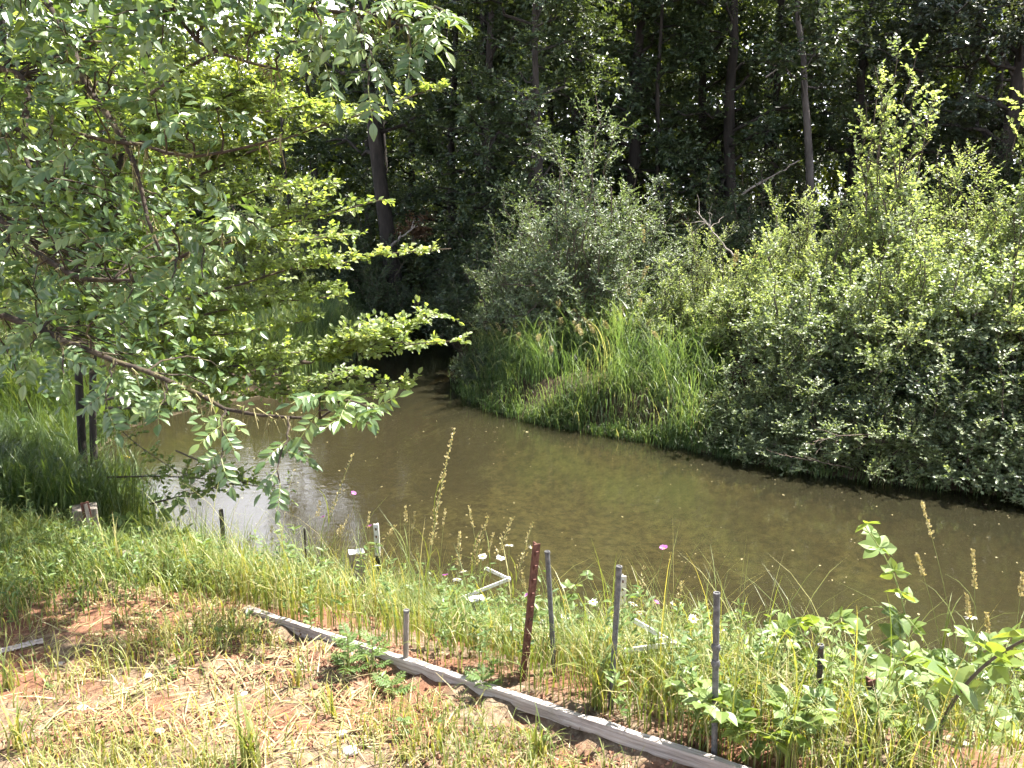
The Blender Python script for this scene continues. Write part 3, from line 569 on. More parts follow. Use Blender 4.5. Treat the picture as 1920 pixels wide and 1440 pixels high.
# reed seed heads standing out of the mound, each one a thing
def seed_stalk_mesh(seed, H, head, nseed, ss, lean=.12, spread=.05, stemr=.0022):
    rng = R0(seed); gs = Geo(); gh = Geo()
    c = curve((0, 0, 0), (lean * H, 0, H), 8); c[:, 0] = lean * H * np.linspace(0, 1, 8) ** 2
    tube(gs, c, np.linspace(stemr, stemr * .5, 8), 4)
    q = 1 - head / H * rng.uniform(0, 1, nseed); i = np.minimum((q * 7).astype(int), 6); f = (q * 7 - i)[:, None]
    P = c[i] * (1 - f) + c[i + 1] * f; th = rng.uniform(0, 6.28, nseed); w = spread * np.sin(np.clip((1 - q) * H / head, 0.05, 1) * math.pi * .8 + .3)
    O = np.c_[np.cos(th), np.sin(th), np.full(nseed, .8)]
    many_tubes(gh, P, P + O * w[:, None], .0007, .0005, .3)
    leaves(gh, P + O * w[:, None] * .5, O + [0, 0, .4], rng.normal(0, 1, (nseed, 3)), ss * rng.uniform(.7, 1.3, nseed), T_FAR, rng.uniform(0, 1, nseed))
    return gs.mesh("stem", M_STEM), gh.mesh("seed_head", M_SEED)
RS = [seed_stalk_mesh(60 + i, 1.5, .24, 130, .026, .1 + .05 * i, .045, .003) for i in range(3)]
rng = R0(14)
for i, (px, py, t) in enumerate([(1025, 545, 12.6), (1042, 560, 12.4), (1073, 540, 12.8), (1080, 585, 12.2), (1165, 470, 13.0), (1180, 500, 12.6), (1192, 535, 12.4), (1218, 425, 13.4), (1128, 605, 11.8), (1050, 600, 12.0), (1000, 690, 11.6), (950, 650, 12.4), (1150, 640, 11.6), (925, 640, 12.6), (1100, 655, 11.4), (1010, 620, 12.0),
                                 (1060, 630, 11.7), (1255, 690, 10.8), (1140, 540, 12.9), (1372, 470, 12.0), (1385, 478, 11.8), (1020, 735, 11.2), (1035, 575, 12.5), (1110, 590, 12.2), (1205, 560, 12.3), (1170, 590, 12), (975, 600, 12.6), (1085, 620, 11.9), (1235, 600, 11.9), (1125, 680, 11.4), (960, 690, 12.0), (1195, 650, 11.5)]):
    p = at(px, py, t); z = gz(p[0], p[1]); k = max(.5, (p[2] - z) / 1.5)
    r = thing("reed_seed_stalk", "straw-coloured reed seed head standing out of the far grass mound", "grass stalk", (p[0], p[1], z), rng.uniform(0, 6.28), (1, 1, k), "reed seed heads on the mound")
    child("stem", RS[i % 3][0], r); child("seed_head", RS[i % 3][1], r)

# ------------------------------------------------------------------ dead branches
M_DEADBROWN = rough_mat('brown_dead_wood', [(.3, (.09, .065, .05)), (.7, (.22, .17, .13))], 14, .9, .3)
def dead_branch(name, label, pts, r, side=6, seed=1, m=None, group=None, fan=.35):
    rng = R0(seed); pts = [np.asarray(p, float) for p in pts]; base = pts[0].copy(); q = resample(np.array(pts) - base, 12)
    q[1:-1] += rng.normal(0, r * .6, (10, 3))
    g = Geo(); tube(g, q, np.linspace(r, r * .35, 12), 7)
    root = thing(name, label, "branch", tuple(base), group=group); g.obj("limb", m or M_DEAD, root, True)
    for i in range(side):
        gt = Geo(); k = rng.randint(3, 11); d = unit(q[k] - q[k - 1]) + rng.normal(0, .7, 3); L = np.linalg.norm(q[-1]) * fan * rng.uniform(.4, 1)
        tube(gt, curve(q[k], q[k] + unit(d) * L, 5, 0, .02, rng), np.linspace(r * .4, r * .12, 5), 4)
        gt.obj("twig", m or M_DEAD, root)
    return root
dead_branch("fallen_branch", "pale dead branch slanting in the dark under the leaning trunk", [at(726, 463, 18.5), at(750, 446, 18.6), at(778, 424, 18.8)], .04, 3, 1)
dead_branch("driftwood", "grey sticks lying across the head of the dark inlet", [at(760, 582, 22.8), at(800, 580, 22.6), at(845, 577, 22.4)], .05, 8, 2)
dead_branch("fallen_branch", "bare forked dead branch rising from the thicket left of the sunlit bushes", [at(1375, 480, 11.8), at(1345, 445, 11.9), at(1322, 415, 12.0), at(1305, 395, 12.0)], .016, 8, 3, fan=.5)
dead_branch("fallen_branch", "brown dead branch drooping to the water below the thicket", [at(1760, 850, 8.6), at(1690, 818, 8.4), at(1600, 812, 8.3), at(1525, 828, 8.2)], .008, 16, 4, M_DEADBROWN, fan=.28)
dead_branch("fallen_branch", "thin pale dead stick trailing along the water line under the thicket", [at(1600, 880, 8.5), at(1540, 866, 8.4), at(1460, 852, 8.5)], .006, 6, 5, M_DEADBROWN)
dead_branch("fallen_branch", "long pale leaning pole in the wood, left of the pale curved trunk", [at(1390, 365, 19.5), at(1440, 335, 19.2), at(1500, 300, 18.9)], .035, 2, 6, fan=.15)
dead_branch("fallen_branch", "slim bare branch arcing up through the dark wood above the pale trunk", [at(1435, 145, 19), at(1480, 110, 19), at(1540, 50, 19), at(1580, 10, 19)], .02, 3, 7, fan=.2)
dead_branch("fallen_branch", "bare brown twigs tangled at the foot of the central willow", [at(1030, 540, 12.8), at(980, 535, 12.6), at(935, 532, 12.5)], .014, 12, 8, M_TWIG, fan=.4)
# rust-brown dead spray by the leaning tree
g = Geo(); gt = Geo(); rng = R0(77); b = at(775, 455, 19.5)
for i in range(9):
    e = at(rng.uniform(745, 805), rng.uniform(395, 440), 19.5 + rng.uniform(-.3, .3)) - b; c = curve((0, 0, 0), e, 5, .1); tube(gt, c, .008, 4)
    sprout(rng, g, gt, c, 16, .2, .22, 8, .08, T_FAR, -.2)
r = thing("dead_spray", "rust-brown dead leafy spray in the dark beside the leaning trunk", "branch", tuple(b)); gt.obj("twigs", M_TWIG, r); g.obj("dead_leaves", M_DEADLEAF, r)

# ------------------------------------------------------------------ near trees on the left
def leaf_object(me, parent, P, A, N, S, name="leaf"):
    A = unit(A); Xv = unit(np.cross(A, N)); Zv = np.cross(Xv, A)
    M = Matrix(((Xv[0] * S, A[0] * S, Zv[0] * S, P[0]), (Xv[1] * S, A[1] * S, Zv[1] * S, P[1]), (Xv[2] * S, A[2] * S, Zv[2] * S, P[2]), (0, 0, 0, 1)))
    o = bpy.data.objects.new(name, me); COL.objects.link(o); o.parent = parent; o.matrix_local = M
    return o
def compound_leaf(seed, pairs, m, T=T_NEAR, lv=.5, ll=.36, sway=.15):
    """pinnate leaf of unit length along y"""
    rng = R0(seed); g = Geo(); y = np.linspace(0, .78, 6); c = np.c_[sway * rng.normal() * y ** 2, y, -.22 * y ** 2]
    tube(g, c, np.linspace(.012, .006, 6), 4, .5, 1)
    P, A, S = [], [], []
    for i in range(pairs):
        f = .25 + .7 * i / pairs; p = np.array([np.interp(f * .78, y, c[:, k]) for k in range(3)])
        for s in (-1, 1): P.append(p); A.append((s * .95, .55 + rng.normal(0, .12), -.18 + rng.normal(0, .12))); S.append(ll * (1 - .25 * abs(f - .6)) * rng.uniform(.85, 1.1))
    P.append(c[-1]); A.append((0, 1, -.2)); S.append(ll * 1.1)
    n = len(P); leaves(g, P, np.array(A), np.array([0, 0, 1.0]) + rng.normal(0, .22, (n, 3)), S, T, np.clip(lv + rng.normal(0, .12, n), 0, 1))
    return g.mesh("leaf", [m, M_STEM])
def moss_strands(rng, poly, n, L, g, r=.004):
    poly = np.asarray(poly); s = rng.uniform(0, 1, n) * (len(poly) - 1); i = np.minimum(s.astype(int), len(poly) - 2); f = (s - i)[:, None]
    B = poly[i] * (1 - f) + poly[i + 1] * f + rng.normal(0, .012, (n, 3)); E = B + np.c_[rng.normal(0, .02, (n, 2)), -L * rng.uniform(.2, 1.2, n)]
    many_tubes(g, B, E, r, r * .25, .5)
    many_tubes(g, B + rng.normal(0, .01, (n, 3)), (B + E) / 2 + rng.normal(0, .02, (n, 3)), r * 1.3, r * .3, .5)

def ash_tree():
    rng = R0(101); bx, by = -4.6, 3.9; bz = gz(bx, by); root = thing("ash_tree", "near tree with mossy limbs and large feather-shaped leaves filling the upper left", "tree", (bx, by, bz))
    O = np.array([bx, by, bz]); gt = Geo(); gm = Geo()
    trunk = resample([(0, 0, -.3), (.05, 0, 1.2), (-.1, .1, 2.6), (.05, .2, 4.2), (.3, .3, 6.2)], 14); tube(gt, trunk, np.linspace(.2, .07, 14), 10); gw = Geo()
    lim = []; lg = []
    def limb(pix, r0, r1, h):
        st = np.array([0.0, .1, h]); pts = resample([st + O] + [at(*p) for p in pix], 26) - O; pts[1:-1] += rng.normal(0, .008, (24, 3))
        gq = Geo(); tube(gq, pts, np.linspace(r0, r1, 26), 7); lg.append(gq); lim.append(pts); return pts
    L1 = limb([(-60, -60, 4.0), (60, -40, 3.9), (125, 55, 3.8), (133, 107, 3.8), (157, 150, 3.8), (173, 197, 3.75), (207, 233, 3.7), (253, 270, 3.65), (253, 333, 3.6), (277, 413, 3.6), (300, 470, 3.6)], .05, .007, 2.9)
    L2 = limb([(-40, 570, 3.9), (43, 610, 3.8), (110, 633, 3.75), (200, 673, 3.7), (283, 700, 3.65), (350, 727, 3.6), (420, 770, 3.55), (500, 790, 3.5), (600, 785, 3.45)], .032, .006, 1.7)
    L3 = limb([(-30, 370, 4.2), (33, 443, 4.0), (77, 480, 3.9), (117, 513, 3.8), (220, 540, 3.7), (330, 500, 3.6), (430, 430, 3.5)], .032, .006, 2.2)
    L4 = limb([(-60, -130, 3.6), (200, -120, 3.5), (430, -30, 3.5), (560, 10, 3.45), (640, 15, 3.4), (720, 35, 3.4), (790, 50, 3.35)], .04, .006, 3.6)
    L5 = limb([(20, 120, 4.3), (60, 170, 4.2), (40, 240, 4.1), (60, 330, 4.0)], .04, .01, 2.7)
    L6 = limb([(253, 270, 3.65), (343, 293, 3.6), (433, 300, 3.55), (520, 260, 3.5)], .02, .006, 2.75)
    L7 = limb([(300, -60, 3.6), (340, 60, 3.6), (420, 120, 3.55), (520, 130, 3.5)], .03, .006, 3.5)
    for l, n, L in ((L1, 120, .10), (L2, 130, .11), (L3, 70, .10), (L4, 90, .18), (L5, 50, .09), (L6, 60, .14), (L7, 60, .12)): moss_strands(rng, l[5:], n, L, gm)
    # leafy twigs
    TG = [(60, 190, 3.6), (175, 205, 3.4), (95, 260, 3.5), (20, 300, 3.6), (120, 330, 3.4), (60, 380, 3.5), (150, 430, 3.4), (220, 470, 3.4), (330, 420, 3.3), (440, 395, 3.2), (485, 430, 3.2), (240, 560, 3.4), (330, 545, 3.3), (180, 590, 3.5),
          (380, 520, 3.3), (60, 560, 3.6), (120, 700, 3.6), (200, 760, 3.5), (60, 660, 3.7), (300, 760, 3.4), (600, 740, 3.2), (660, 790, 3.2), (700, 765, 3.2), 
          (525, 905, 3.2), (415, 860, 3.3), (280, 180, 3.4), (340, 215, 3.3), (420, 200, 3.4), (300, 90, 3.5), (220, 120, 3.5), (560, 80, 3.3), (610, 120, 3.3), (680, 60, 3.2), (700, 110, 3.2), (770, 90, 3.2), (830, 30, 3.2), (800, 70, 3.2), (690, 160, 3.2),
          (740, 20, 3.3), (640, -10, 3.3), (560, 30, 3.4), (480, 60, 3.5), (420, 20, 3.5), (100, 60, 3.6), (20, 120, 3.7), (40, 20, 3.6), (180, 60, 3.5), (0, 460, 3.7), (40, 240, 3.5), (140, 130, 3.5), (380, 30, 3.5), (450, 5, 3.5), (330, 10, 3.5), (250, 20, 3.6), (530, -10, 3.4), (300, 45, 3.6), (400, 70, 3.5)]
    P, A, N, S, C = [], [], [], [], []
    allp = np.concatenate(lim)
    for k, tg in enumerate(TG):
        e = at(*tg) - O; c0 = allp[np.argmin(np.linalg.norm(allp - e, axis=1) + .25 * (allp[:, 0] > e[0]))]
        if np.linalg.norm(c0 - e) > .9: c0 = e + (c0 - e) * (.9 / np.linalg.norm(c0 - e))
        c0 = allp[np.argmin(np.linalg.norm(allp - c0, axis=1))]
        c = curve(c0, e, 8, .05, .01, rng); tube(gw, c, np.linspace(.006, .003, 8), 4)
        d = unit(e - c0); side = unit(np.cross(d, [0, 0, 1.0]))
        for j in range(5 if k % 3 else 6):
            f = 1 - .16 * j; q = c[int(round(f * 7))]; sg = 1 if j % 2 else -1
            ax = d * (1.0 if j == 0 else .55) + side * sg * (.1 if j == 0 else .75) + np.array([0, 0, -.25]) + rng.normal(0, .22, 3)
            P.append(q); A.append(ax); N.append(np.array([.2, -.42, .85]) + rng.normal(0, .33, 3)); S.append(.165 * rng.uniform(.7, 1.25)); C.append(rng.randint(6))
    CL = [compound_leaf(200 + i, 3 + i % 2, M_ASH, T_NEAR, .25 + .12 * i) for i in range(6)]
    for i in range(min(300, len(P))): leaf_object(CL[C[i]], root, P[i], A[i], N[i], S[i])
    # the rest of the crown, above and behind the limbs in view: shades the left bank
    gl = Geo()
    def fill(n, pxr, pyr, tr, s=.105):
        ctr = np.array([at(rng.uniform(*pxr), rng.uniform(*pyr), rng.uniform(*tr)) for _ in range(n)]) - O
        for cpt in ctr:
            if np.random.RandomState(int(abs(cpt[0] * 1e4)) % 9999).uniform() < .6:
                c0 = allp[np.argmin(np.linalg.norm(allp - cpt, axis=1))]
                if np.linalg.norm(c0 - cpt) < 1.6: tube(gw, curve(c0, cpt, 5, .04, .015, rng), np.linspace(.006, .002, 5), 4, cap=False)
            k = 11; pp = cpt + rng.normal(0, 1, (k, 3)) * np.array([.13, .13, .06])
            leaves(gl, pp, rng.normal(0, 1, (k, 3)) + np.array([.5, 0, -.3]), np.array([.15, -.35, .9]) + rng.normal(0, .4, (k, 3)), s * rng.uniform(.65, 1.15, k), T_NEAR, np.clip(.42 + rng.normal(0, .2, k), 0, 1))
    fill(120, (-120, 330), (-40, 400), (3.7, 5.2), .075); fill(130, (-120, 340), (330, 720), (3.9, 5.4), .075); fill(40, (-500, -60), (-200, 640), (3.5, 5.5), .085); fill(24, (60, 450), (520, 780), (3.7, 4.6), .07); fill(130, (20, 600), (-80, 45), (3.4, 5.0), .08)
    # the leafy top over the left lawn, above the frame
    for _ in range(380):
        yy = rng.uniform(5.2, 7.2); cpt = np.array([rng.uniform(-3.0, -1.15), yy, 4.75 + (yy - 5.0) * .26 + rng.uniform(0, 2.4)]) - O; k = 12; pp = cpt + rng.normal(0, 1, (k, 3)) * np.array([.18, .18, .08])
        leaves(gl, pp, rng.normal(0, 1, (k, 3)), np.array([.1, .1, 1.0]) + rng.normal(0, .4, (k, 3)), .14 * rng.uniform(.65, 1.15, k), T_NEAR, np.clip(.42 + rng.normal(0, .2, k), 0, 1))
    for e in ((2.6, 2.2, 5.2), (2.2, 3.0, 5.4), (3.2, 2.6, 5.8), (1.8, 1.6, 5.6)): gq = Geo(); tube(gq, curve(trunk[11], np.array(e), 10, .4, .05, rng), np.linspace(.05, .01, 10), 6); lg.append(gq)
    tk = gt.obj("trunk", M_MOSSBARK, root, True)
    for q in lg: q.obj("limb", M_MOSSBARK, tk, True)
    gw.obj("twigs", M_MOSSBARK, root)["kind"] = "stuff"; gm.obj("hanging_moss", M_MOSS, root)["kind"] = "stuff"; gl.obj("crown", M_ASH, root)["kind"] = "stuff"
ash_tree()

def twin_stem_tree():
    rng = R0(131); b = ground(160, 885); O = np.array([b[0], b[1], gz(b[0], b[1])]); t0 = 7.0
    root = thing("twin_stem_tree", "small tree with two slim grey stems, yellow-green branches reaching right over the pool", "tree", tuple(O))
    st = []
    for nm, pix, r0 in (("stem", [(150, 880, t0), (150, 780, t0), (145, 640, t0), (143, 500, t0), (150, 330, 6.9), (160, 150, 6.8), (190, -40, 6.7)], .04), ("stem", [(168, 880, t0 - .05), (172, 790, t0 - .05), (173, 690, t0 - .05), (180, 560, t0 - .1), (200, 400, 6.8), (250, 200, 6.6), (300, 20, 6.4)], .034)):
        g = Geo(); q = [at(*p) - O for p in pix]; q[0][2] = -.15; c = resample(q, 16); tube(g, c, np.linspace(r0, .016, 16), 8); g.obj(nm, M_BARK, root, True); st.append(c)
    BR = [[(190, 420, 6.8), (330, 345, 6.2), (500, 272, 5.6), (680, 215, 5.1), (838, 158, 4.9)], [(165, 560, 6.9), (330, 490, 6.2), (520, 420, 5.5), (620, 400, 5.2), (722, 373, 5.0)],
          [(165, 640, 6.9), (300, 575, 6.2), (560, 500, 5.4), (700, 482, 5.1), (846, 466, 4.9)], [(170, 640, 6.9), (380, 590, 6.0), (520, 565, 5.6), (645, 553, 5.3)], [(168, 750, 6.9), (350, 690, 6.1), (560, 682, 5.5), (700, 652, 5.2), (868, 638, 4.9)],
          [(560, 682, 5.5), (660, 650, 5.2), (736, 617, 5.0)], [(168, 770, 6.9), (400, 748, 6.0), (600, 728, 5.4), (776, 716, 5.0)], [(160, 300, 6.8), (300, 230, 6.3), (450, 170, 5.8), (560, 120, 5.4)], [(180, 250, 6.7), (330, 200, 6.2), (480, 215, 5.8), (620, 190, 5.3)],
          [(170, 470, 6.8), (300, 400, 6.3), (430, 370, 5.9), (560, 340, 5.5), (640, 345, 5.3)], [(250, 200, 6.6), (360, 120, 6.2), (470, 60, 5.9), (600, 30, 5.6)], [(168, 700, 6.9), (300, 640, 6.3), (430, 625, 5.9), (560, 610, 5.6), (600, 590, 5.5)],
          [(168, 760, 6.9), (300, 720, 6.4), (420, 700, 6.0), (560, 640, 5.6)], [(165, 520, 6.9), (260, 470, 6.4), (400, 445, 6.0), (560, 455, 5.6), (660, 440, 5.3)], [(150, 500, 6.9), (80, 420, 6.8), (0, 350, 6.6), (-80, 330, 6.4)], [(150, 600, 7), (90, 560, 7), (20, 540, 7), (-60, 560, 6.9)],
          [(155, 350, 6.9), (100, 280, 6.9), (20, 220, 6.8), (-60, 160, 6.8)], [(190, 300, 6.6), (260, 260, 6.2), (350, 290, 5.9), (450, 300, 5.6)], [(200, 620, 6.6), (330, 660, 6.1), (480, 720, 5.6), (600, 760, 5.3), (700, 735, 5.1)]]
    gl = Geo(); gc = Geo(); PT = []
    for k, bp in enumerate(BR):
        gb = Geo()
        c = resample([at(*p) - O for p in bp], 16); c[1:-1] += rng.normal(0, .006, (14, 3)); tube(gb, c, np.linspace(.016, .003, 16), 5, cap=False)
        a = sprout(rng, None, gb, c, 110, .15, .19, 8, .041, T_ROUND, .12, .75, .0022, .56 + rng.normal(0, .08), .16, ret=True, taper=.62, nz=.42, nm=(.12, -.3, .9))
        # shoots at the tip, then second-order branchlets
        PT.append(a)
        for j in range(9):
            i0 = rng.randint(3, 13); d = unit(c[i0 + 1] - c[i0]); e = c[i0] + unit(d + unit(np.cross(d, [0, 0, 1.0])) * rng.choice([-1, 1]) * .7 + np.array([0, 0, rng.uniform(-.05, .22)])) * rng.uniform(.3, .65)
            c2 = curve(c[i0], e, 6, .03, .008, rng); tube(gb, c2, np.linspace(.005, .002, 6), 4, cap=False)
            PT.append(sprout(rng, None, gb, c2, 26, .12, .11, 7, .040, T_ROUND, .12, .75, .0018, .5 + rng.normal(0, .1), .16, ret=True, nz=.42, nm=(.12, -.3, .9)))
        gb.obj("branch", M_TWIG, root)
    gb = gc
    # the thick of the crown, above the stems: it shades the bank below
    for j in range(150):
        s_ = st[j % 2]; i0 = rng.randint(6, 14); e = s_[i0] + np.array([rng.normal(-.1, .6), rng.normal(.2, .6), rng.normal(.25, .4)]); c2 = curve(s_[i0], e, 6, .05, .02, rng); tube(gb, c2, np.linspace(.008, .002, 6), 4, cap=False)
        PT.append(sprout(rng, None, gb, c2, 26, .2, .2, 8, .05, T_ROUND, .12, .45, .0018, .42 + rng.normal(0, .1), .16, ret=True, nz=.45))
    # the low spray of small dark leaves that hangs before the sky reflection
    LOW = [[(165, 740, 6.9), (240, 822, 6.3), (330, 885, 5.9), (400, 915, 5.7)], [(200, 895, 6.2), (300, 892, 6.0), (390, 898, 5.8), (470, 905, 5.6)], [(330, 845, 6.0), (410, 880, 5.8), (470, 915, 5.6), (545, 908, 5.5)], [(280, 945, 5.8), (360, 925, 5.7), (440, 905, 5.6)]]
    for bp in LOW:
        gb = Geo(); c = resample([at(*p) - O for p in bp], 12); tube(gb, c, np.linspace(.008, .002, 12), 4, cap=False)
        PT.append(sprout(rng, None, gb, c, 30, .15, .15, 6, .045, T_ROUND, .1, .3, .002, .3, .15, ret=True, nz=.6)); gb.obj("branch", M_TWIG, root)
    P, A, N, S, lv = [np.concatenate([p[i] for p in PT]) for i in range(5)]
    # the leaves at the ends of the long branches stand out one by one
    tips = np.array([at(*bp[-1]) - O for bp in BR[:10]]); dist = np.min(np.linalg.norm(P[:, None] - tips[None], axis=2), axis=1)
    order = np.argsort(dist); own = order[:290]; rest = order[290:]
    LM = []
    for v in (.4, .6, .8):
        g = Geo(); leaves(g, [(0, 0, 0)], np.array([[0, 1.0, 0]]), np.array([[0, 0, 1.0]]), 1.0, T_ROUND, v); LM.append(g.mesh("leaf", M_HAW))
    for i in own: leaf_object(LM[i % 3], root, P[i], A[i], N[i], S[i] * 1.1)
    leaves(gl, P[rest], A[rest], N[rest], S[rest], T_OVAL, lv[rest])
    gc.obj("twigs", M_TWIG, root)["kind"] = "stuff"; gl.obj("crown", M_HAW, root)["kind"] = "stuff"
twin_stem_tree()

# ------------------------------------------------------------------ near bank: edging board, posts, rods, brackets
def board_thing(name, label, A, B, w, h, m, cat="board", sagseed=1, z0=None, group=None):
    A = np.asarray(A, float); B = np.asarray(B, float); d = B - A; L = np.linalg.norm(d); n = 40; rng = R0(sagseed)
    r = thing(name, label, cat, tuple(A), group=group); g = Geo(); t = np.linspace(0, 1, n)
    up = np.array([0, 0, 1.0]); dx = unit(d); sdv = unit(np.cross(dx, up)); upv = np.cross(sdv, dx)
    V = []
    for k in range(n):
        c = d * t[k]; e = rng.normal(0, .0016, 8)
        for (su, sv), e1, e2 in zip(((-1, 0), (1, 0), (1, 1), (-1, 1)), e[:4], e[4:]):
            ch = .004 if sv else 0
            V.append(c + sdv * (su * (w / 2 - ch) + e1) + upv * (sv * h + e2))
    q = np.arange(n - 1)[:, None] * 4; j = np.arange(4)[None]; F = np.stack([q + j, q + (j + 1) % 4, q + 4 + (j + 1) % 4, q + 4 + j], -1)
    V = np.array(V); g.add(V, F, 4); g.add(V[:4], [(3, 2, 1, 0)], 4); g.add(V[-4:], [(0, 1, 2, 3)], 4)
    me = g.mesh(name, m)
    # turn the mesh so its length runs along local x, as the grain expects
    R = np.stack([dx, sdv, upv]); co = np.zeros(len(me.vertices) * 3, np.float32); me.vertices.foreach_get("co", co); me.vertices.foreach_set("co", (co.reshape(-1, 3) @ R.T).astype(np.float32).ravel())
    for v in r, : v.rotation_euler = Matrix(R.T.tolist()).to_euler()
    child("plank", me, r); return r
bt = np.linspace(0, 1.12, 60); bx_, by_ = BOARD_A[0] + (BOARD_B[0] - BOARD_A[0]) * bt, BOARD_A[1] + (BOARD_B[1] - BOARD_A[1]) * bt; bz_ = hgt(bx_ + .02, by_ + .05); kf = np.polyfit(bt, bz_, 1); off = (bz_ - np.polyval(kf, bt)).max()
zA, zB = np.polyval(kf, 0) + off, np.polyval(kf, 1.12) + off
board_thing("edging_board", "long weathered pale board set on edge along the top of the near bank", (*BOARD_A, zA - .03), (BOARD_B[0] + .25, BOARD_B[1] - .15, zB - .03), .032, .048, M_RAWWOOD)
p0, p1 = ground(-30, 1232), ground(82, 1208)
board_thing("lath", "short pale lath lying on the soil at the left edge", p0 + [0, 0, .004], p1 + [0, 0, .012], .022, .014, M_RAWWOOD, "lath", 3)
p0, p1 = ground(135, 1030), ground(262, 1072)
board_thing("old_board", "grey weathered board half hidden in the grass below the wooden block", p0, p1 + [0, 0, .03], .05, .06, M_GREYWOOD, "board", 4)

def frame_from(base, top):
    z = unit(np.asarray(top) - np.asarray(base)); x = unit(np.cross([0, 1.0, 0], z)); y = np.cross(z, x)
    return np.stack([x, y, z], 1)
def upright(name, label, cat, px_top, py_top, px_base, py_base, group=None, bury=.15, y=None):
    b = ground(px_base, py_base) if y is None else None
    if b is None: q = at_y(px_base, py_base, y); b = np.array([q[0], q[1], gz(q[0], q[1])])
    t = at_y(px_top, py_top, b[1]); b = b.copy(); L = np.linalg.norm(t - b); R = frame_from(b, t)
    r = thing(name, label, cat, tuple(b), group=group); r.rotation_euler = Matrix(R.tolist()).to_euler(); return r, L
STUD = None
def t_post(label, top, base, shaft_m, tip_m=None, tip_len=.0, w=.034, rot=0.0, studs=True, y=None):
    global STUD
    r, L = upright("fence_post", label, "fence post", *top, *base, "steel fence posts", y=y); M = np.array([[math.cos(rot), -math.sin(rot), 0], [math.sin(rot), math.cos(rot), 0], [0, 0, 1]])
    def tee(z0, z1, m, nm, grow=0.0):
        g = Geo(); box(g, M @ [0, 0, 0] + np.array([0, 0, (z0 + z1) / 2]), w + grow, .005 + grow, z1 - z0, M); box(g, M @ [0, .0145, 0] + np.array([0, 0, (z0 + z1) / 2]), .005 + grow, .024 + grow, z1 - z0 - .001, M)
        return g.obj(nm, m, r)
    sh = tee(-.2, L - tip_len, shaft_m, "shaft"); tp = sh
    if tip_len: tp = tee(L - tip_len + .0005, L, tip_m, "painted_tip", .0008)
    if STUD is None:
        g = Geo(); box(g, (0, 0, 0), .009, .008, .014); STUD = {}
    if studs:
        z = L - .035; key = (tip_m or shaft_m).name
        while z > .05:
            mm = tip_m if (tip_len and z > L - tip_len) else shaft_m
            if mm.name not in STUD: g = Geo(); box(g, (0, 0, 0), .010, .008, .016); STUD[mm.name] = g.mesh("stud", M_RUST if mm is M_WHITEPAINT else mm)
            p = M @ np.array([0, -.006, 0]); child("stud", STUD[mm.name], tp if mm is tip_m else sh, (p[0], p[1], z), (0, 0, rot)); z -= .055
    return r
t_post("dark studded steel post at the left, in front of the bright sky reflection", (414, 955), (424, 1066), M_DARKSTEEL, w=.034, rot=.5)
t_post("slim steel post with a white painted top and black foot, beside the purple flower", (705, 983), (715, 1150), M_DARKSTEEL, M_WHITEPAINT, .235, w=.040, rot=-.35)
t_post("tall rust-red steel post leaning right, beside a thin grey rod", (1007, 1020), (982, 1275), M_RUST, w=.027, rot=.5)
t_post("steel post with a holed white top, against the grey pipe with the bent bracket", (1168, 1080), (1166, 1235), M_DARKSTEEL, M_WHITEPAINT, .22, w=.044, rot=-.05)
t_post("short dark steel post with a pinkish top among the brambles", (1635, 1275), (1643, 1400), M_DARKSTEEL, M_RUST, .02, w=.030, rot=.3)
def rod(name, label, top, base, m, r=.009, collar=None, cat="rod", y=None):
    e, L = upright(name, label, cat, *top, *base, "thin rods and pipes on the near bank", y=y); g = Geo()
    tube(g, [(0, 0, -.2), (0, 0, L * .5), (0, 0, L - .002)], r, 10); g.obj("shaft", m, e, True)
    g = Geo(); th = np.arange(10) * 2 * math.pi / 10
    ring = lambda rr, z: np.c_[rr * np.cos(th), rr * np.sin(th), np.full(10, z)]
    V = np.concatenate([ring(r * 1.12, L - .008), ring(r * 1.12, L + .001), ring(r * .7, L + .001), ring(r * .7, L - .004)]); j = np.arange(10); F = np.concatenate([np.stack([k * 10 + j, k * 10 + (j + 1) % 10, (k + 1) * 10 + (j + 1) % 10, (k + 1) * 10 + j], -1) for k in range(3)])
    g.add(V, F, 4); g.obj("rim", M_GALV, e)
    if collar:
        for z in collar: g = Geo(); tube(g, [(0, 0, L - z - .012), (0, 0, L - z), (0, 0, L - z + .012)], [r * 1.2, r * 1.5, r * 1.2], 10); g.obj("collar", m, e, True)
    return e
rod("metal_rod", "thin dark rod standing in the grass before the pool's bright reflection", (571, 990), (577, 1115), M_DARKSTEEL, .0075)
rod("metal_rod", "short grey rod standing just behind the edging board", (762, 1144), (761, 1245), M_GREYWOOD, .011)
rod("metal_rod", "grey pipe leaning left beside the rust-red post", (1026, 1034), (1040, 1262), M_GALV, .010)
rod("metal_rod", "tall grey pipe beside the post with the holed white top", (1161, 1062), (1145, 1330), M_GALV, .0100)
rod("metal_rod", "grey pipe with ring collars standing alone near the brambles, a daisy against it", (1344, 1112), (1339, 1420), M_GALV, .0100, (.185, .24))
rod("metal_rod", "dark rod standing in the brambles at the lower right", (1539, 1209), (1533, 1395), M_DARKSTEEL, .0095)
rod("metal_rod", "stub of dark rod beside the bent white bracket on the left", (852, 1112), (853, 1160), M_DARKSTEEL, .006)

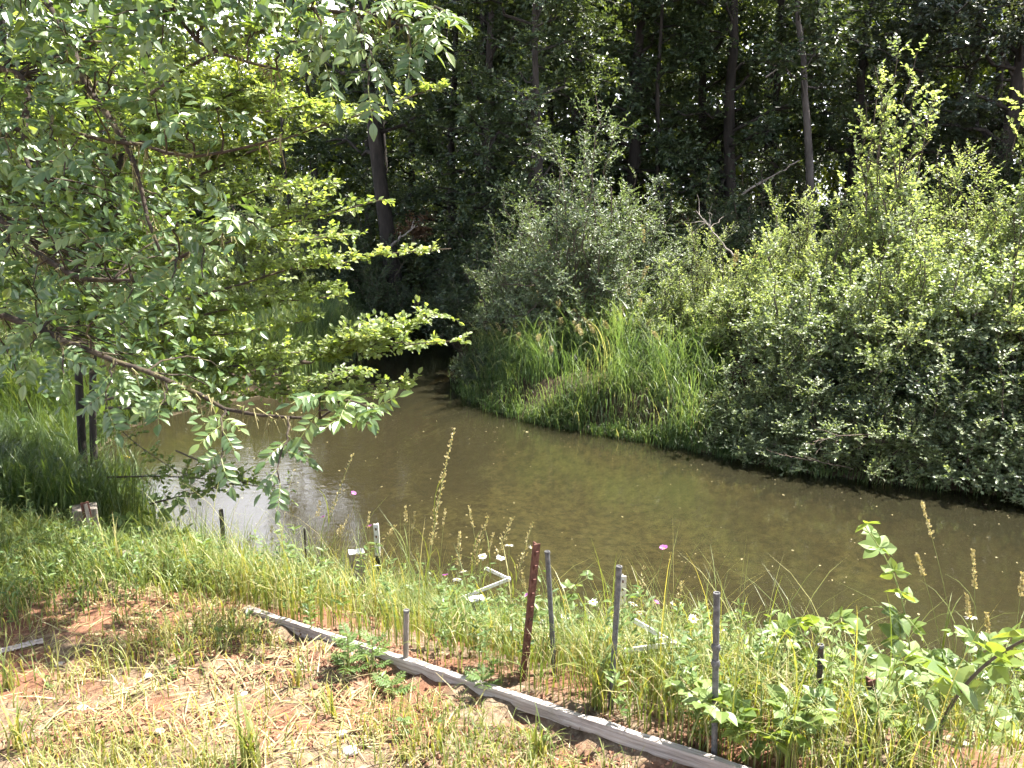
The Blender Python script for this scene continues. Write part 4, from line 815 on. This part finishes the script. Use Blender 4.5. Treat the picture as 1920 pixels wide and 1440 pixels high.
# wooden block with a rusty stick, at the left
b = ground(167, 1022); r = thing("wooden_block", "dark sawn wooden block with a rusty stick leaning on it, in the left grass", "wood block", tuple(b), .5)
g = Geo(); box(g, (0, 0, .11), .15, .14, .34); o = g.obj("block", M_GREYWOOD, r); bv = o.modifiers.new("edge", 'BEVEL'); bv.width = .008; bv.segments = 2
t = at_y(158, 942, b[1] - .1); R = np.array(Matrix.Rotation(-.5, 3, 'Z')); g = Geo(); q0 = R @ (at_y(172, 1000, b[1] - .1) - b); q1 = R @ (t - b)
d = unit(q1 - q0); box(g, (q0 + q1) / 2, .05, .018, np.linalg.norm(q1 - q0), frame_from(q0, q1)); g.obj("stick", M_RUST, r)
g = Geo(); box(g, (q0 + q1) / 2 - np.array([-.004, .011, .0]), .022, .004, np.linalg.norm(q1 - q0) * .92, frame_from(q0, q1)); g.obj("bare_strip", M_GREYWOOD, r)
# sawn stakes with pale tops
def stake(label, px, py, y, w, d, top_m=M_RAWWOOD):
    t = at_y(px, py, y); z0 = gz(t[0], t[1]); r = thing("wooden_stake", label, "stake", (t[0], t[1], z0), .3); h = t[2] - z0
    g = Geo(); box(g, (0, 0, h / 2 - .1), w, d, h + .2 - .006); o = g.obj("shaft", M_GREYWOOD, r)
    g = Geo(); box(g, (0, 0, h - .001), w + .002, d + .002, .006); g.obj("sawn_top", top_m, r)
stake("square wooden stake with a bright sawn top, left of the white-topped post", 668, 1034, 4.45, .09, .07, M_WHITEPAINT)
stake("low reddish wooden stake with a pale top under the left bent bracket", 893, 1122, 4.05, .085, .06, M_WHITEPAINT)
def bracket(label, tip, ends, y):
    T_ = at_y(*tip, y); r = thing("bent_bracket", label, "bracket", tuple(T_))
    for i, e in enumerate(ends):
        E = at_y(*e[:2], y + e[2]) - T_; q = frame_from(np.zeros(3), E); L = np.linalg.norm(E); g = Geo()
        box(g, E / 2, .018, .006, L, q); box(g, E / 2 + q @ np.array([-.0085, .009, 0]), .004, .016, L * .99, q); g.obj("arm", M_WHITEPAINT, r)
    g = Geo(); tube(g, [(0, -.012, 0), (0, .012, 0)], .011, 8); g.obj("joint", M_WHITEPAINT, r)
bracket("bent white metal bracket poking out beside the grey pipe, two arms meeting at right", (1265, 1207), [(1183, 1160, .05), (1170, 1220, -.05)], 2.72)
bracket("bent white metal bracket among the daisies on the left, two arms meeting at right", (954, 1086), [(912, 1066, .08), (866, 1121, -.08)], 4.0)

# ------------------------------------------------------------------ near-bank grass and litter
rng = R0(31)
def bankside(x, y):
    d = sdf(x, y); bxv, byv = BOARD_B[0] - BOARD_A[0], BOARD_B[1] - BOARD_A[1]; v = ((x - BOARD_A[0]) * byv - (y - BOARD_A[1]) * bxv) / math.hypot(bxv, byv)
    return d, v
def f_bank(x, y):
    d, v = bankside(x, y); return sm(-.05, .1, d) * sm(.02, -.06, v) * (x > -1.9) * (y > 1.2) * (.6 + .4 * np.sin(x * 3.3 + y * 2.1)) * (1 - .6 * sm(.9, 1.5, x))
pts = scatter(rng, 72000, -1.9, 5.6, 1.2, 6.2, f_bank)
print("bank blades", len(pts))
grass_obj("bank_grass", 32, pts, .33, .0048, 2.3, M_GRASS, "yellow-green grass and weeds between the edging board and the water", "grass", (0, -.2), .42, 4)
pts = scatter(rng, 16000, -1.9, 4.2, 1.6, 6.2, f_bank)
grass_obj("dry_grass", 33, pts, .26, .005, 2.6, M_STRAW, "dry yellow grass bent over among the weeds behind the board", "grass", None, .4, 4)
def f_left(x, y):
    d, v = bankside(x, y); return sm(-.03, .1, d) * sm(-1.0, -1.5, x + .0 * y) * (1 - .7 * leftbank(x, y) * (y > 5.3)) * sm(3.05, 3.7, y - .25 * (x + 1.2)) * (y < 6.8)
pts = scatter(rng, 56000, -5.5, -.9, 2.6, 6.8, f_left)
grass_obj("lawn_grass", 34, pts, .21, .0055, 2.5, M_GRASS, "green and yellow grass on the left of the near bank, before the dark posts", "grass", (.1, -.2), .34, 4)
def f_front(x, y):
    d, v = bankside(x, y); n = np.sin(x * 4.1 + 1.7 * np.sin(y * 3.3)) + np.cos(y * 5.1 - x * 2.2); return (v > .1) * sm(-.1, 1.2, n) * .75 + (v > .1) * .10
pts = scatter(rng, 62000, -2.6, 3.4, .9, 3.9, f_front)
grass_obj("sparse_grass", 35, pts, .15, .0045, 2.6, M_GRASS, "sparse tufts of grass on the bare soil before the board", "grass", None, .62, 4)
pts = scatter(rng, 7000, -3.2, 3.4, 2.0, 6.4, lambda x, y: np.maximum(f_bank(x, y), (x < -1.5) * (sdf(x, y) > -.03) * (sdf(x, y) < 1.2) * .9) * sm(3.6, 1.2, sdf(x, y)))
grass_obj("wispy_grass", 39, pts, .56, .0042, 1.5, M_GRASS, "tall wispy grass standing over the near water edge", "grass", None, .5, 6)
# cut straw lying on the soil
def litter(n, x0, x1, y0, y1, f, Lr, w, m, name, label, seed, z=.012):
    rng = R0(seed); P = scatter(rng, n, x0, x1, y0, y1, f); n = len(P); th = rng.uniform(0, 6.28, n); A = np.c_[np.cos(th), np.sin(th), rng.normal(0, .16, n)]
    P[:, 2] += rng.uniform(.004, z, n); g = Geo(); T = (np.array([(-.5 * w, 0, 0), (.5 * w, 0, 0), (.45 * w, .5, .04), (-.45 * w, .5, .04), (.15 * w, 1, 0), (-.15 * w, 1, 0)]), np.array([(0, 1, 2), (0, 2, 3), (3, 2, 4), (3, 4, 5)]))
    leaves(g, P, A, np.array([0, 0, 1.0]) + rng.normal(0, .3, (n, 3)), rng.uniform(*Lr, n), T, rng.uniform(0, 1, n)); return setting(g.obj(name, m), "stuff", label, "straw")
litter(30000, -3.2, 2.0, 1.25, 4.0, lambda x, y: (bankside(x, y)[1] > .02) * (.35 + .65 * (np.sin(x * 3 + y * 2) > -.2)), (.04, .15), .035, M_STRAW, "straw_litter", "cut dry straw strewn over the bare soil in front", 36)
litter(6000, -3.2, 3.0, 1.25, 5.2, lambda x, y: (sdf(x, y) > .2) * .8, (.02, .05), .25, M_DEADLEAF, "leaf_litter", "small brown dead leaves scattered over the near bank", 37)
# soil crumbs on the dug patches
rng = R0(38); g = Geo()
for cx, cyy, sx, sy, n in ((-.72, 2.72, .24, .18, 1500), (-1.35, 2.3, .24, .14, 1200), (.1, 2.2, .5, .2, 900), (-.5, 2.4, .9, .4, 1600)):
    x = rng.normal(cx, sx, n); y = rng.normal(cyy, sy, n); s = rng.gamma(2, .0022, n) + .002; z = hgt(x, y) + s * .2
    q = np.array([(1, 0, 0), (-1, 0, 0), (0, 1, 0), (0, -1, 0), (0, 0, 1), (0, 0, -1)], float); F = np.array([(0, 2, 4), (2, 1, 4), (1, 3, 4), (3, 0, 4), (2, 0, 5), (1, 2, 5), (3, 1, 5), (0, 3, 5)])
    V = np.stack([x, y, z], 1)[:, None] + s[:, None, None] * (q[None] * rng.uniform(.6, 1.3, (n, 6, 1)) + rng.normal(0, .2, (n, 6, 3)))
    g.add(V, np.arange(n)[:, None, None] * 6 + F[None], 3)
M_CRUMB = rough_mat("soil_crumb", [(.35, (.16, .075, .045)), (.65, (.30, .155, .095))], 20, .95, .2)
setting(g.obj("soil_crumbs", M_CRUMB), "stuff", "crumbs of dug reddish soil in front of the board", "soil")
# pale stones and chips
for i, (px, py, s, lb) in enumerate([(657, 1412, .022, "pale smooth stone at the bottom, below the reddish soil heap"), (112, 1247, .014, "small white stone on the soil at the left edge"), (278, 1270, .014, "tiny white pebble on the straw left of centre"), (300, 1374, .014, "white pebble lying among straw at the lower left"),
                                     (640, 1380, .017, "flat whitish stone beside the leaf tuft at the bottom"), (458, 1305, .014, "small pale pebble on the bare soil"), (155, 1330, .018, "broad pale stone half sunk in the straw at lower left")]):
    b = ground(px, py); rg = R0(90 + i); bm = bmesh.new(); bmesh.ops.create_icosphere(bm, subdivisions=2, radius=s)
    for v in bm.verts: v.co *= 1 + rg.normal(0, .06); v.co.z *= .5; v.co.x *= 1.3
    me = bpy.data.meshes.new("stone"); bm.to_mesh(me); bm.free(); me.materials.append(M_STONE); me.polygons.foreach_set("use_smooth", [True] * len(me.polygons))
    o = bpy.data.objects.new("stone", me); COL.objects.link(o); o.location = (b[0], b[1], gz(b[0], b[1]) + s * .15); o.rotation_euler = (0, 0, i); tag(o, lb, "stone", "stones on the soil")

# ------------------------------------------------------------------ weeds, flowers, brambles on the near bank
def forb_mass(name, label, seed, pts, H, nl, ls, T, m, cat="weeds", lean=.25):
    rng = R0(seed); g = Geo()
    for p in pts:
        h = H * rng.uniform(.5, 1.25); e = p + np.array([rng.normal(0, lean * h), rng.normal(0, lean * h), h]); c = curve(p, e, 5, 0, .01, rng)
        tube(g, c, np.linspace(.0022, .001, 5), 3, .5, 1, cap=False)
        f = rng.uniform(.12, 1, nl) * 4; i = np.minimum(f.astype(int), 3); q = (f - i)[:, None]; P = c[i] * (1 - q) + c[i + 1] * q; th = rng.uniform(0, 6.28, nl)
        A = np.c_[np.cos(th), np.sin(th), rng.uniform(.1, .9, nl)]; leaves(g, P, A, np.array([0, 0, 1.0]) + rng.normal(0, .4, (nl, 3)), ls * rng.uniform(.5, 1.2, nl), T, np.clip(.5 + rng.normal(0, .22, nl), 0, 1))
    return setting(g.obj(name, [m, M_STEM]), "stuff", label, cat)
rng = R0(51)
pts = scatter(rng, 1700, -1.7, 3.6, 2.2, 5.6, lambda x, y: f_bank(x, y) * .75)
forb_mass("bank_weeds", "fine-leaved green weeds crowding the bank behind the board", 52, pts, .34, 26, .042, T_LANCE, M_WEED)
pts = scatter(rng, 800, -4.4, -1.0, 3.0, 6.4, f_left)
forb_mass("lawn_weeds", "small leafy weeds scattered through the left grass", 53, pts, .22, 16, .035, T_LANCE, M_WEED)
pts = scatter(rng, 150, -2.4, 1.4, 1.5, 3.6, f_front)
forb_mass("soil_weeds", "tiny green weeds sprouting from the bare soil", 54, pts, .09, 9, .03, T_OVAL, M_WEED)
pts = scatter(rng, 300, -6.2, -3.2, 4.2, 8.2, leftbank)
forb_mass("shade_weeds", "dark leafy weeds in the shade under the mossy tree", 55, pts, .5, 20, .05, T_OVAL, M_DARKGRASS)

def stalk(name, label, cat, tip, base, y, head, nseed, ss, spread, group, m=None, stemr=.0024, droop=0.0, seedm=None, nleaf=3):
    """a single weed or grass stalk from the ground to the pixel of its tip"""
    rng = R0(int(tip[0] * 7 + tip[1])); b = at_y(base[0], base[1], y); b[2] = gz(b[0], b[1]); e = at_y(tip[0], tip[1], y + rng.normal(0, .03)) - b; L = np.linalg.norm(e)
    r = thing(name, label, cat, tuple(b), group=group); c = np.outer(np.linspace(0, 1, 10), e); k = np.linspace(0, 1, 10); c[:, 0] = e[0] * k ** 1.7; c[:, 2] = e[2] * (k + droop * 4 * k * (1 - k)); c[0, 2] = -.03
    g = Geo(); tube(g, c, np.linspace(stemr, stemr * .45, 10), 5); g.obj("stem", m or M_STEM, r)
    q = 1 - head / L * rng.uniform(0, 1, nseed); f = q * 9; i = np.clip(f.astype(int), 0, 8); f = (f - i)[:, None]; P = c[i] * (1 - f) + c[i + 1] * f; th = rng.uniform(0, 6.28, nseed)
    w = spread * np.clip((1 - q) * L / head, .12, 1) ** .7; O_ = np.c_[np.cos(th), np.sin(th), rng.uniform(.2, .9, nseed)]
    g = Geo(); many_tubes(g, P, P + O_ * w[:, None], .0006, .0004, .4); leaves(g, P + O_ * w[:, None] * rng.uniform(.3, 1, (nseed, 1)), O_ + [0, 0, .5], rng.normal(0, 1, (nseed, 3)), ss * rng.uniform(.6, 1.3, nseed), T_OVAL, rng.uniform(0, 1, nseed)); g.obj("seed_head", seedm or M_SEED, r)
    for j in range(nleaf):
        p = c[rng.randint(1, 6)]; g = Geo(); th = rng.uniform(0, 6.28)
        blades(g, np.array([p]), np.array([L * .35]), np.array([.007]), np.array([[math.cos(th), math.sin(th)]]), np.array([1.6]), np.array([.5]), 5); g.obj("blade", M_GRASS, r)
    return r
GS = "tall seed stalks on the near bank"
stalk("weed_stalk", "tallest yellowish seed stalk, rising before the middle of the pool", "weed", (852, 805), (795, 1120), 4.35, .72, 150, .015, .022, GS, stemr=.004)
stalk("weed_stalk", "slim seed stalk slanting right over the bright reflection on the left", "weed", (662, 852), (590, 1030), 4.6, .42, 60, .013, .014, GS, stemr=.003)
stalk("weed_stalk", "branchy pale seed stalk left of the white daisies", "weed", (915, 968), (868, 1130), 4.1, .32, 80, .014, .03, GS, stemr=.0034)
stalk("weed_stalk", "brownish seed stalk bending right above the daisies", "weed", (962, 970), (895, 1150), 4.0, .24, 60, .013, .025, GS)
stalk("weed_stalk", "fine seed stalk just left of the rust-red post", "weed", (1000, 978), (950, 1130), 3.95, .3, 60, .011, .03, GS)
stalk("weed_stalk", "short green seed stalk between the tall stalk and the branchy one", "weed", (862, 998), (858, 1110), 4.0, .2, 60, .014, .016, GS)
stalk("weed_stalk", "green-topped weed right of the holed white post", "weed", (1207, 1065), (1192, 1190), 3.6, .26, 50, .014, .02, GS)
stalk("weed_stalk", "leafy green weed spire right of the collared pipe", "weed", (1392, 1135), (1420, 1330), 3.1, .45, 120, .016, .03, GS, seedm=M_WEED, stemr=.003)
stalk("weed_stalk", "small green weed spire beside the leafy spire by the collared pipe", "weed", (1425, 1195), (1430, 1340), 3.1, .3, 80, .014, .022, GS, seedm=M_WEED)
stalk("weed_stalk", "arched yellow weed tip near the two right-hand daisies", "weed", (1325, 1124), (1290, 1250), 3.4, .14, 40, .012, .012, GS, droop=.06)
for tip, base, y, lb in [((1727, 940), (1812, 1200), 3.0, "tall grass with a long pale seed head leaning left, above the brambles"), ((1824, 1030), (1838, 1220), 2.9, "upright grass with a narrow pale seed head right of the brambles' top shoot"), ((1718, 1040), (1790, 1240), 3.0, "thin brown grass seed head beside the long leaning one"),
                         ((1850, 1150), (1866, 1260), 2.8, "short pale grass seed head near the right edge"), ((1812, 1115), (1836, 1240), 2.9, "small thin grass head below the upright pale one"), ((1918, 1075), (1895, 1260), 2.8, "grass stalk at the right edge of the picture")]:
    stalk("grass_stalk", lb, "grass stalk", tip, base, y, .17 if tip[1] < 1035 else .1, 110, .010, .006, GS, stemr=.0018)
rng = R0(57)
for tip, y in [((693, 960), 4.2), ((720, 1010), 4.2), ((742, 985), 4.1), ((760, 948), 4.3), ((778, 960), 4.2), ((655, 965), 4.5), ((640, 985), 4.4), ((812, 1000), 4.0), ((835, 955), 4.1), ((600, 940), 4.6), ((545, 950), 4.7), ((510, 985), 4.6), ((470, 1000), 4.6), ((1140, 1120), 3.6), ((1098, 1140), 3.6), ((1062, 1125), 3.6), ((1280, 1090), 3.4), ((1232, 1120), 3.5),
               ((980, 1075), 3.7), ((925, 1000), 4.0), ((880, 950), 4.2), ((185, 1030), 4.4), ((100, 1040), 4.3), ((290, 1045), 4.4), ((260, 1010), 4.8), ((350, 1000), 4.9), ((395, 1010), 4.9), ((1500, 1240), 2.9), ((1470, 1215), 3.0)]:
    stalk("grass_stalk", "fine seeding grass stalk among the weeds of the near bank", "grass stalk", tip, (tip[0] + rng.normal(-12, 22), tip[1] + 160), y, rng.uniform(.07, .16), 46, .010, rng.uniform(.004, .016), "fine seeding grasses on the near bank", stemr=.0013, nleaf=2)

# flowers
def daisy_meshes(seed, m, n=18, L=.019, T=None, disc=.0075, cup=.0):
    rng = R0(seed); g = Geo(); th = np.arange(n) * 2 * math.pi / n + rng.normal(0, .05, n); A = np.c_[np.cos(th), np.sin(th), rng.normal(cup, .12, n)]
    T = leaf_shape([(.3, .13), (.75, .16)], .03, .1); leaves(g, A * disc * .8, A, np.array([0, 0, 1.0]) + np.zeros((n, 3)), L * rng.uniform(.85, 1.1, n), T, rng.uniform(0, 1, n))
    bm = bmesh.new(); bmesh.ops.create_uvsphere(bm, u_segments=8, v_segments=5, radius=disc)
    for v in bm.verts: v.co.z *= .5
    me = bpy.data.meshes.new("disc"); bm.to_mesh(me); bm.free(); me.materials.append(M_YELLOW); return g.mesh("petals", m), me
D1 = [daisy_meshes(70 + i, M_WHITE) for i in range(2)]
def flower(name, label, cat, px, py, y, ms, tilt, group, sc=1.0, stemr=.0015):
    rng = R0(int(px + py)); t = at_y(px, py, y); b = np.array([t[0] + rng.normal(0, .05), t[1] + rng.normal(.02, .04), 0]); b[2] = gz(b[0], b[1]); e = t - b
    r = thing(name, label, cat, tuple(b), group=group); c = np.outer(np.linspace(0, 1, 8), e); c[:, 0] = e[0] * np.linspace(0, 1, 8) ** 2; c[0, 2] = -.02
    g = Geo(); tube(g, c, np.linspace(stemr, stemr * .7, 8), 4); g.obj("stem", M_STEM, r)
    rot = (tilt[0], tilt[1], rng.uniform(0, 6)); pt = child("petals", ms[0], r, tuple(e), rot, sc); child("disc", ms[1], pt, (0, 0, .001)); return r
for px, py, y, tl, lb in [(955, 1022, 4.0, (.3, 0), "white daisy seen from the side, just left of the rust-red post's top"), (905, 1043, 4.0, (.3, .2), "white daisy above the left bent bracket, left one of a pair"), (938, 1045, 3.95, (.2, -.2), "white daisy above the left bent bracket, right one of a pair"), (998, 1027, 3.85, (.6, .1), "half-hidden white daisy touching the rust-red post's top"),
                          (868, 1071, 4.0, (.5, 0), "white daisy over the purple flower in the middle weeds"), (857, 1086, 3.95, (.8, .2), "white daisy turned sideways below the one over the purple flower"), (1020, 1169, 3.6, (.7, -.3), "white daisy between the rust-red post and the grey pipe"), (988, 1170, 3.55, (.2, .6), "small white daisy against the foot of the rust-red post"),
                          (1058, 1156, 3.6, (.3, 0), "white daisy right of the leaning grey pipe"), (1112, 1128, 3.65, (.15, 0), "flat-on white daisy midway between the two grey pipes"), (1187, 1132, 3.5, (.9, 0), "open white daisy facing out beside the holed white post"), (1200, 1148, 3.5, (.1, .9), "white daisy seen edge-on beside the holed white post"), (1264, 1134, 3.5, (.8, 0), "open white daisy standing clear before the water, above the right bracket"),
                          (1300, 1160, 3.4, (.4, .3), "white daisy near the arched yellow weed tip"), (1300, 1196, 3.35, (1.0, 0), "large open white daisy left of the collared pipe"), (1290, 1237, 3.25, (.4, -.4), "pair-headed white daisy below the large open one"), (1353, 1183, 3.2, (.5, .5), "white daisy tucked behind the collared pipe"), (1180, 1194, 3.45, (.2, 0), "white daisy below the black foot of the holed post"), (1820, 1157, 2.9, (.2, .2), "white daisy near the grass heads at the right")]:
    flower("daisy", lb, "daisy", px, py, y, D1[int(px) % 2], tl, "white daisies on the near bank", 1.05)
DP = daisy_meshes(75, M_PURPLE, 22, .016, None, .005, .6)
for px, py, y, lb in [(607, 970, 4.5, "purple flower on a thin stem before the bright reflection"), (662, 926, 4.5, "purple flower highest on the left, over the brown water"), (693, 988, 4.25, "purple flower beside the white-topped post"), (835, 1080, 4.0, "purple flower low in the middle weeds"), (990, 1118, 3.75, "purple flower against the rust-red post"), (1230, 1131, 3.5, "small pink flower left of the clear-standing daisy")]:
    flower("purple_flower", lb, "flower", px, py, y, DP, (.6, .2), "purple flowers on the near bank", 1.0)
flower("pink_flower", "lone pink flower on a long thin stem before the water, right of the holed post", "flower", 1245, 1029, 3.7, DP, (.3, 0), None, 1.25)
DY = daisy_meshes(78, M_YELLOW, 8, .011, None, .005)
for px, py, y, lb in [(238, 856, 7.0, "yellow flower over the water beside the twin stems"), (1560, 1224, 2.95, "yellow flower right of the dark rod in the brambles"), (1612, 1270, 2.8, "yellow flower left of the short dark post"), (1716, 1303, 2.6, "small yellow flower among bramble leaves at lower right"), (1877, 1240, 2.6, "yellow flower by the big bramble cane"), (1108, 1257, 3.2, "tiny orange-yellow flower among the weeds behind the board")]:
    flower("yellow_flower", lb, "flower", px, py, y, DY, (.6, 0), "yellow flowers on the banks", 2.2 if py < 900 else 1.0)

# brambles
def bramble_leaf(seed, n, lv):
    rng = R0(seed); g = Geo(); tube(g, [(0, 0, 0), (0, .2, .01), (0, .38, 0)], .009, 4, .5, 1)
    ang = [0, 1.05, -1.05] if n == 3 else [0, .85, -.85, 1.75, -1.75]
    A = np.array([(math.sin(a), math.cos(a), -.12 + rng.normal(0, .08)) for a in ang]); T = leaf_shape([(.10, .20), (.22, .30), (.36, .34), (.5, .33), (.64, .28), (.78, .19), (.9, .09)], .13, .16)
    tv = T[0].copy(); tv[1::3, 0] *= rng.uniform(.93, 1.07, len(tv[1::3])); T = (tv, T[1])
    P = np.array([(0, .38, 0)] * len(ang)) + A * .05; leaves(g, P, A, np.array([0, 0, 1.0]) + rng.normal(0, .2, (len(ang), 3)), np.array([.62] + [.55] * (len(ang) - 1)), T, np.clip(lv + rng.normal(0, .08, len(ang)), 0, 1))
    return g.mesh("leaf", [M_BRAMBLE, M_STEM])
BL = [bramble_leaf(300 + i, 3 if i % 2 else 5, .25 + .13 * i) for i in range(5)]
def bramble(label, canes, ls, per, group=None, m=None, r0=.004, seed=1, zoff=None):
    rng = R0(seed); p0 = np.asarray(canes[0][0]); O = np.array([p0[0], p0[1], gz(p0[0], p0[1])]); root = thing("bramble", label, "bramble", tuple(O), group=group)
    for cn in canes:
        c = resample(np.array(cn) - O, 14); g = Geo(); tube(g, c, np.linspace(r0, r0 * .5, 14), 6)
        k = rng.randint(0, 13, 26); th = rng.normal(0, 1, (26, 3)); leaves(g, c[k] + unit(th) * r0 * .6, th, rng.normal(0, 1, (26, 3)), .007, T_FAR, .4)
        g.obj("cane", m or M_STEM, root, True)
        for j in range(per):
            f = 13 * (1 - (j + .1) / per * .85); i = min(int(f), 12); p = c[i] + (c[i + 1] - c[i]) * (f - i); d = unit(c[i + 1] - c[i]); s = unit(np.cross(d, [0, 0, 1.0])) * (1 if j % 2 else -1)
            A = d * .5 + s * .8 + np.array([0, 0, .25]) + rng.normal(0, .25, 3); N = np.array([0, -.2, 1.0]) + rng.normal(0, .3, 3); S = ls * rng.uniform(.7, 1.2) * (.65 + .35 * min(1, j / 3))
            leaf_object(BL[rng.randint(5)], root, p, A, N, S)
    return root
gp = lambda px, py, y: at_y(px, py, y)
def gnd(px, py, y): q = at_y(px, py, y); q[2] = gz(q[0], q[1]) - .02; return q
bramble("upright bramble shoot with pale leaves standing before the dark water at right", [[gnd(1720, 1300, 2.9), gp(1706, 1200, 2.95), gp(1690, 1110, 3.0), gp(1660, 1040, 3.0), gp(1622, 988, 3.0)]], .135, 14, seed=2)
bramble("thick brown bramble cane arching to the right edge with large dark leaves", [[gnd(1745, 1410, 2.2), gp(1770, 1340, 2.2), gp(1815, 1275, 2.15), gp(1870, 1225, 2.1), gp(1960, 1180, 2.0)]], .165, 8, m=M_TWIG, r0=.0075, seed=3)
bramble("thin bramble runner dangling leaves left of the upright shoot", [[gnd(1790, 1330, 2.7), gp(1740, 1200, 2.8), gp(1690, 1140, 2.9), gp(1630, 1130, 3.0), gp(1585, 1165, 3.0)]], .055, 7, r0=.0022, seed=4)
bramble("bramble sprig with broad leaves between the rust-red post and the tall pipe", [[gnd(1030, 1240, 3.7), gp(1040, 1150, 3.75), gp(1065, 1105, 3.8), gp(1100, 1085, 3.8)]], .10, 7, r0=.003, seed=5)
bramble("bramble sprig with pale leaves at the foot of the rust-red post", [[gnd(960, 1260, 3.6), gp(975, 1170, 3.65), gp(990, 1130, 3.65)]], .085, 5, r0=.003, seed=6)
bramble("dark bramble clump in the shade right of the wooden block", [[gnd(300, 1040, 5.0), gp(290, 960, 5.1), gp(270, 930, 5.1)], [gnd(320, 1040, 5.0), gp(340, 960, 5.0), gp(330, 930, 5.0)], [gnd(270, 1040, 5.0), gp(240, 990, 5.0), gp(230, 975, 5.0)]], .15, 6, r0=.004, seed=7)
rng = R0(61); canes = []
for i in range(27):
    px = rng.uniform(1360, 1960); y = rng.uniform(2.15, 3.3); b = gnd(px, 1400, y); top = b + np.array([rng.normal(0, .12), rng.normal(-.02, .1), rng.uniform(.16, .40)]); canes.append([b, (b + top) / 2 + rng.normal(0, .03, 3) + [0, 0, .04], top, top + [rng.normal(0, .12), rng.normal(0, .1), -.03]])
bramble("leafy bramble patch covering the bank at the lower right corner", canes, .098, 11, seed=8)
# thistle by the board
def thistle_leaf(seed, lv):
    rng = R0(seed); g = Geo(); tube(g, [(0, 0, 0), (0, .5, .06), (0, .97, -.05)], [.012, .01, .004], 4, lv)
    P, A, S = [], [], []
    for f in np.linspace(.15, .95, 8):
        for s in (-1, 1): P.append((0, f, .06 * math.sin(f * 3))); A.append((s, .45, rng.normal(0, .15))); S.append(.34 * math.sin(math.pi * (f * .8 + .15)) + .05)
    leaves(g, P, np.array(A), np.array([0, 0, 1.0]) + rng.normal(0, .15, (16, 3)), S, T_LANCE, lv); return g.mesh("leaf", M_WEED)
TL = [thistle_leaf(320, .35), thistle_leaf(321, .55)]
for px, py, h, n, lb in [(655, 1262, .16, 16, "spiky-leaved thistle growing over the edging board"), (700, 1255, .12, 10, "smaller thistle right beside the spiky one at the board"), (905, 1290, .05, 7, "small thistle rosette at the trench below the board"), (735, 1300, .04, 6, "tiny thistle seedling in front of the board")]:
    b = ground(px, py); r = thing("thistle", lb, "weed", tuple(b), group="thistles by the board"); rng = R0(px); g = Geo(); tube(g, [(0, 0, -.02), (0, 0, h)], [.005, .003], 6); g.obj("stem", M_STEM, r)
    for j in range(n): th = j * 2.4; leaf_object(TL[j % 2], r, np.array([0, 0, h * (j + 1) / n]), np.array([math.cos(th), math.sin(th), .25 + .5 * j / n]), np.array([0, 0, 1.0]), .10 * rng.uniform(.7, 1.1) * (1.1 - .5 * j / n))
# strong grass tufts in the foreground, each one a thing
for i, (px, py, h, n, lb) in enumerate([(470, 1440, .24, 34, "big tuft of arching grass at the bottom edge, left of centre"), (40, 1410, .22, 30, "arching grass tuft in the bottom left corner"), (20, 1290, .18, 18, "broad-bladed grass tuft at the left edge"), (620, 1345, .14, 12, "small upright grass tuft on the reddish soil heap"), (180, 1395, .10, 9, "little grass tuft on the soil at lower left"),
                                        (215, 1070, .3, 26, "tuft of bright grass with seed sprays below the old board"), (830, 1400, .15, 14, "grass tuft at the bottom, right of the pale stone"), (560, 1285, .15, 12, "thin grass tuft in front of the board's left part"), (1010, 1420, .2, 20, "grass tuft in front of the board near the bottom edge"), (350, 1250, .16, 16, "green grass tuft on the straw left of the board"), (1120, 1330, .34, 30, "tall grass tuft leaning over the board")]):
    b = ground(px, py); rng = R0(500 + i); g = Geo(); th = rng.uniform(0, 6.28, n); B = np.c_[rng.normal(0, .018, (n, 2)), np.full(n, -.01)]
    blades(g, B, h * rng.uniform(.6, 1.25, n), .0085 * rng.uniform(.6, 1.2, n), np.c_[np.cos(th), np.sin(th)], rng.uniform(.5, 2.2, n), np.clip(rng.normal(.55, .2, n), 0, 1), 6)
    o = g.obj("grass_tuft", M_GRASS); o.location = tuple(b); tag(o, lb, "grass tuft", "grass tufts on the near bank")

# ------------------------------------------------------------------ bits afloat on the water
rng = R0(91); n = 1500; x = rng.uniform(-4.5, 5.5, n); y = rng.uniform(4.4, 11.5, n); k = (sdf(x, y) < -.05) & (rng.uniform(0, 1, n) < .25 + .75 * sm(.2, .9, np.sin(x * 1.7 + y * .8) * np.cos(y * 1.3 - x * .5))); x, y = x[k], y[k]; n = len(x); g = Geo(); th = rng.uniform(0, 6.28, n)
leaves(g, np.c_[x, y, np.full(n, .004)], np.c_[np.cos(th), np.sin(th), np.zeros(n)], np.array([0, 0, 1.0]) + rng.normal(0, .08, (n, 3)), rng.gamma(2.0, .006, n) + .004, T_FAR, rng.uniform(0, 1, n))
setting(g.obj("floating_specks", M_STRAW), "stuff", "pale specks of seed and leaf drifting on the brown water", "debris")
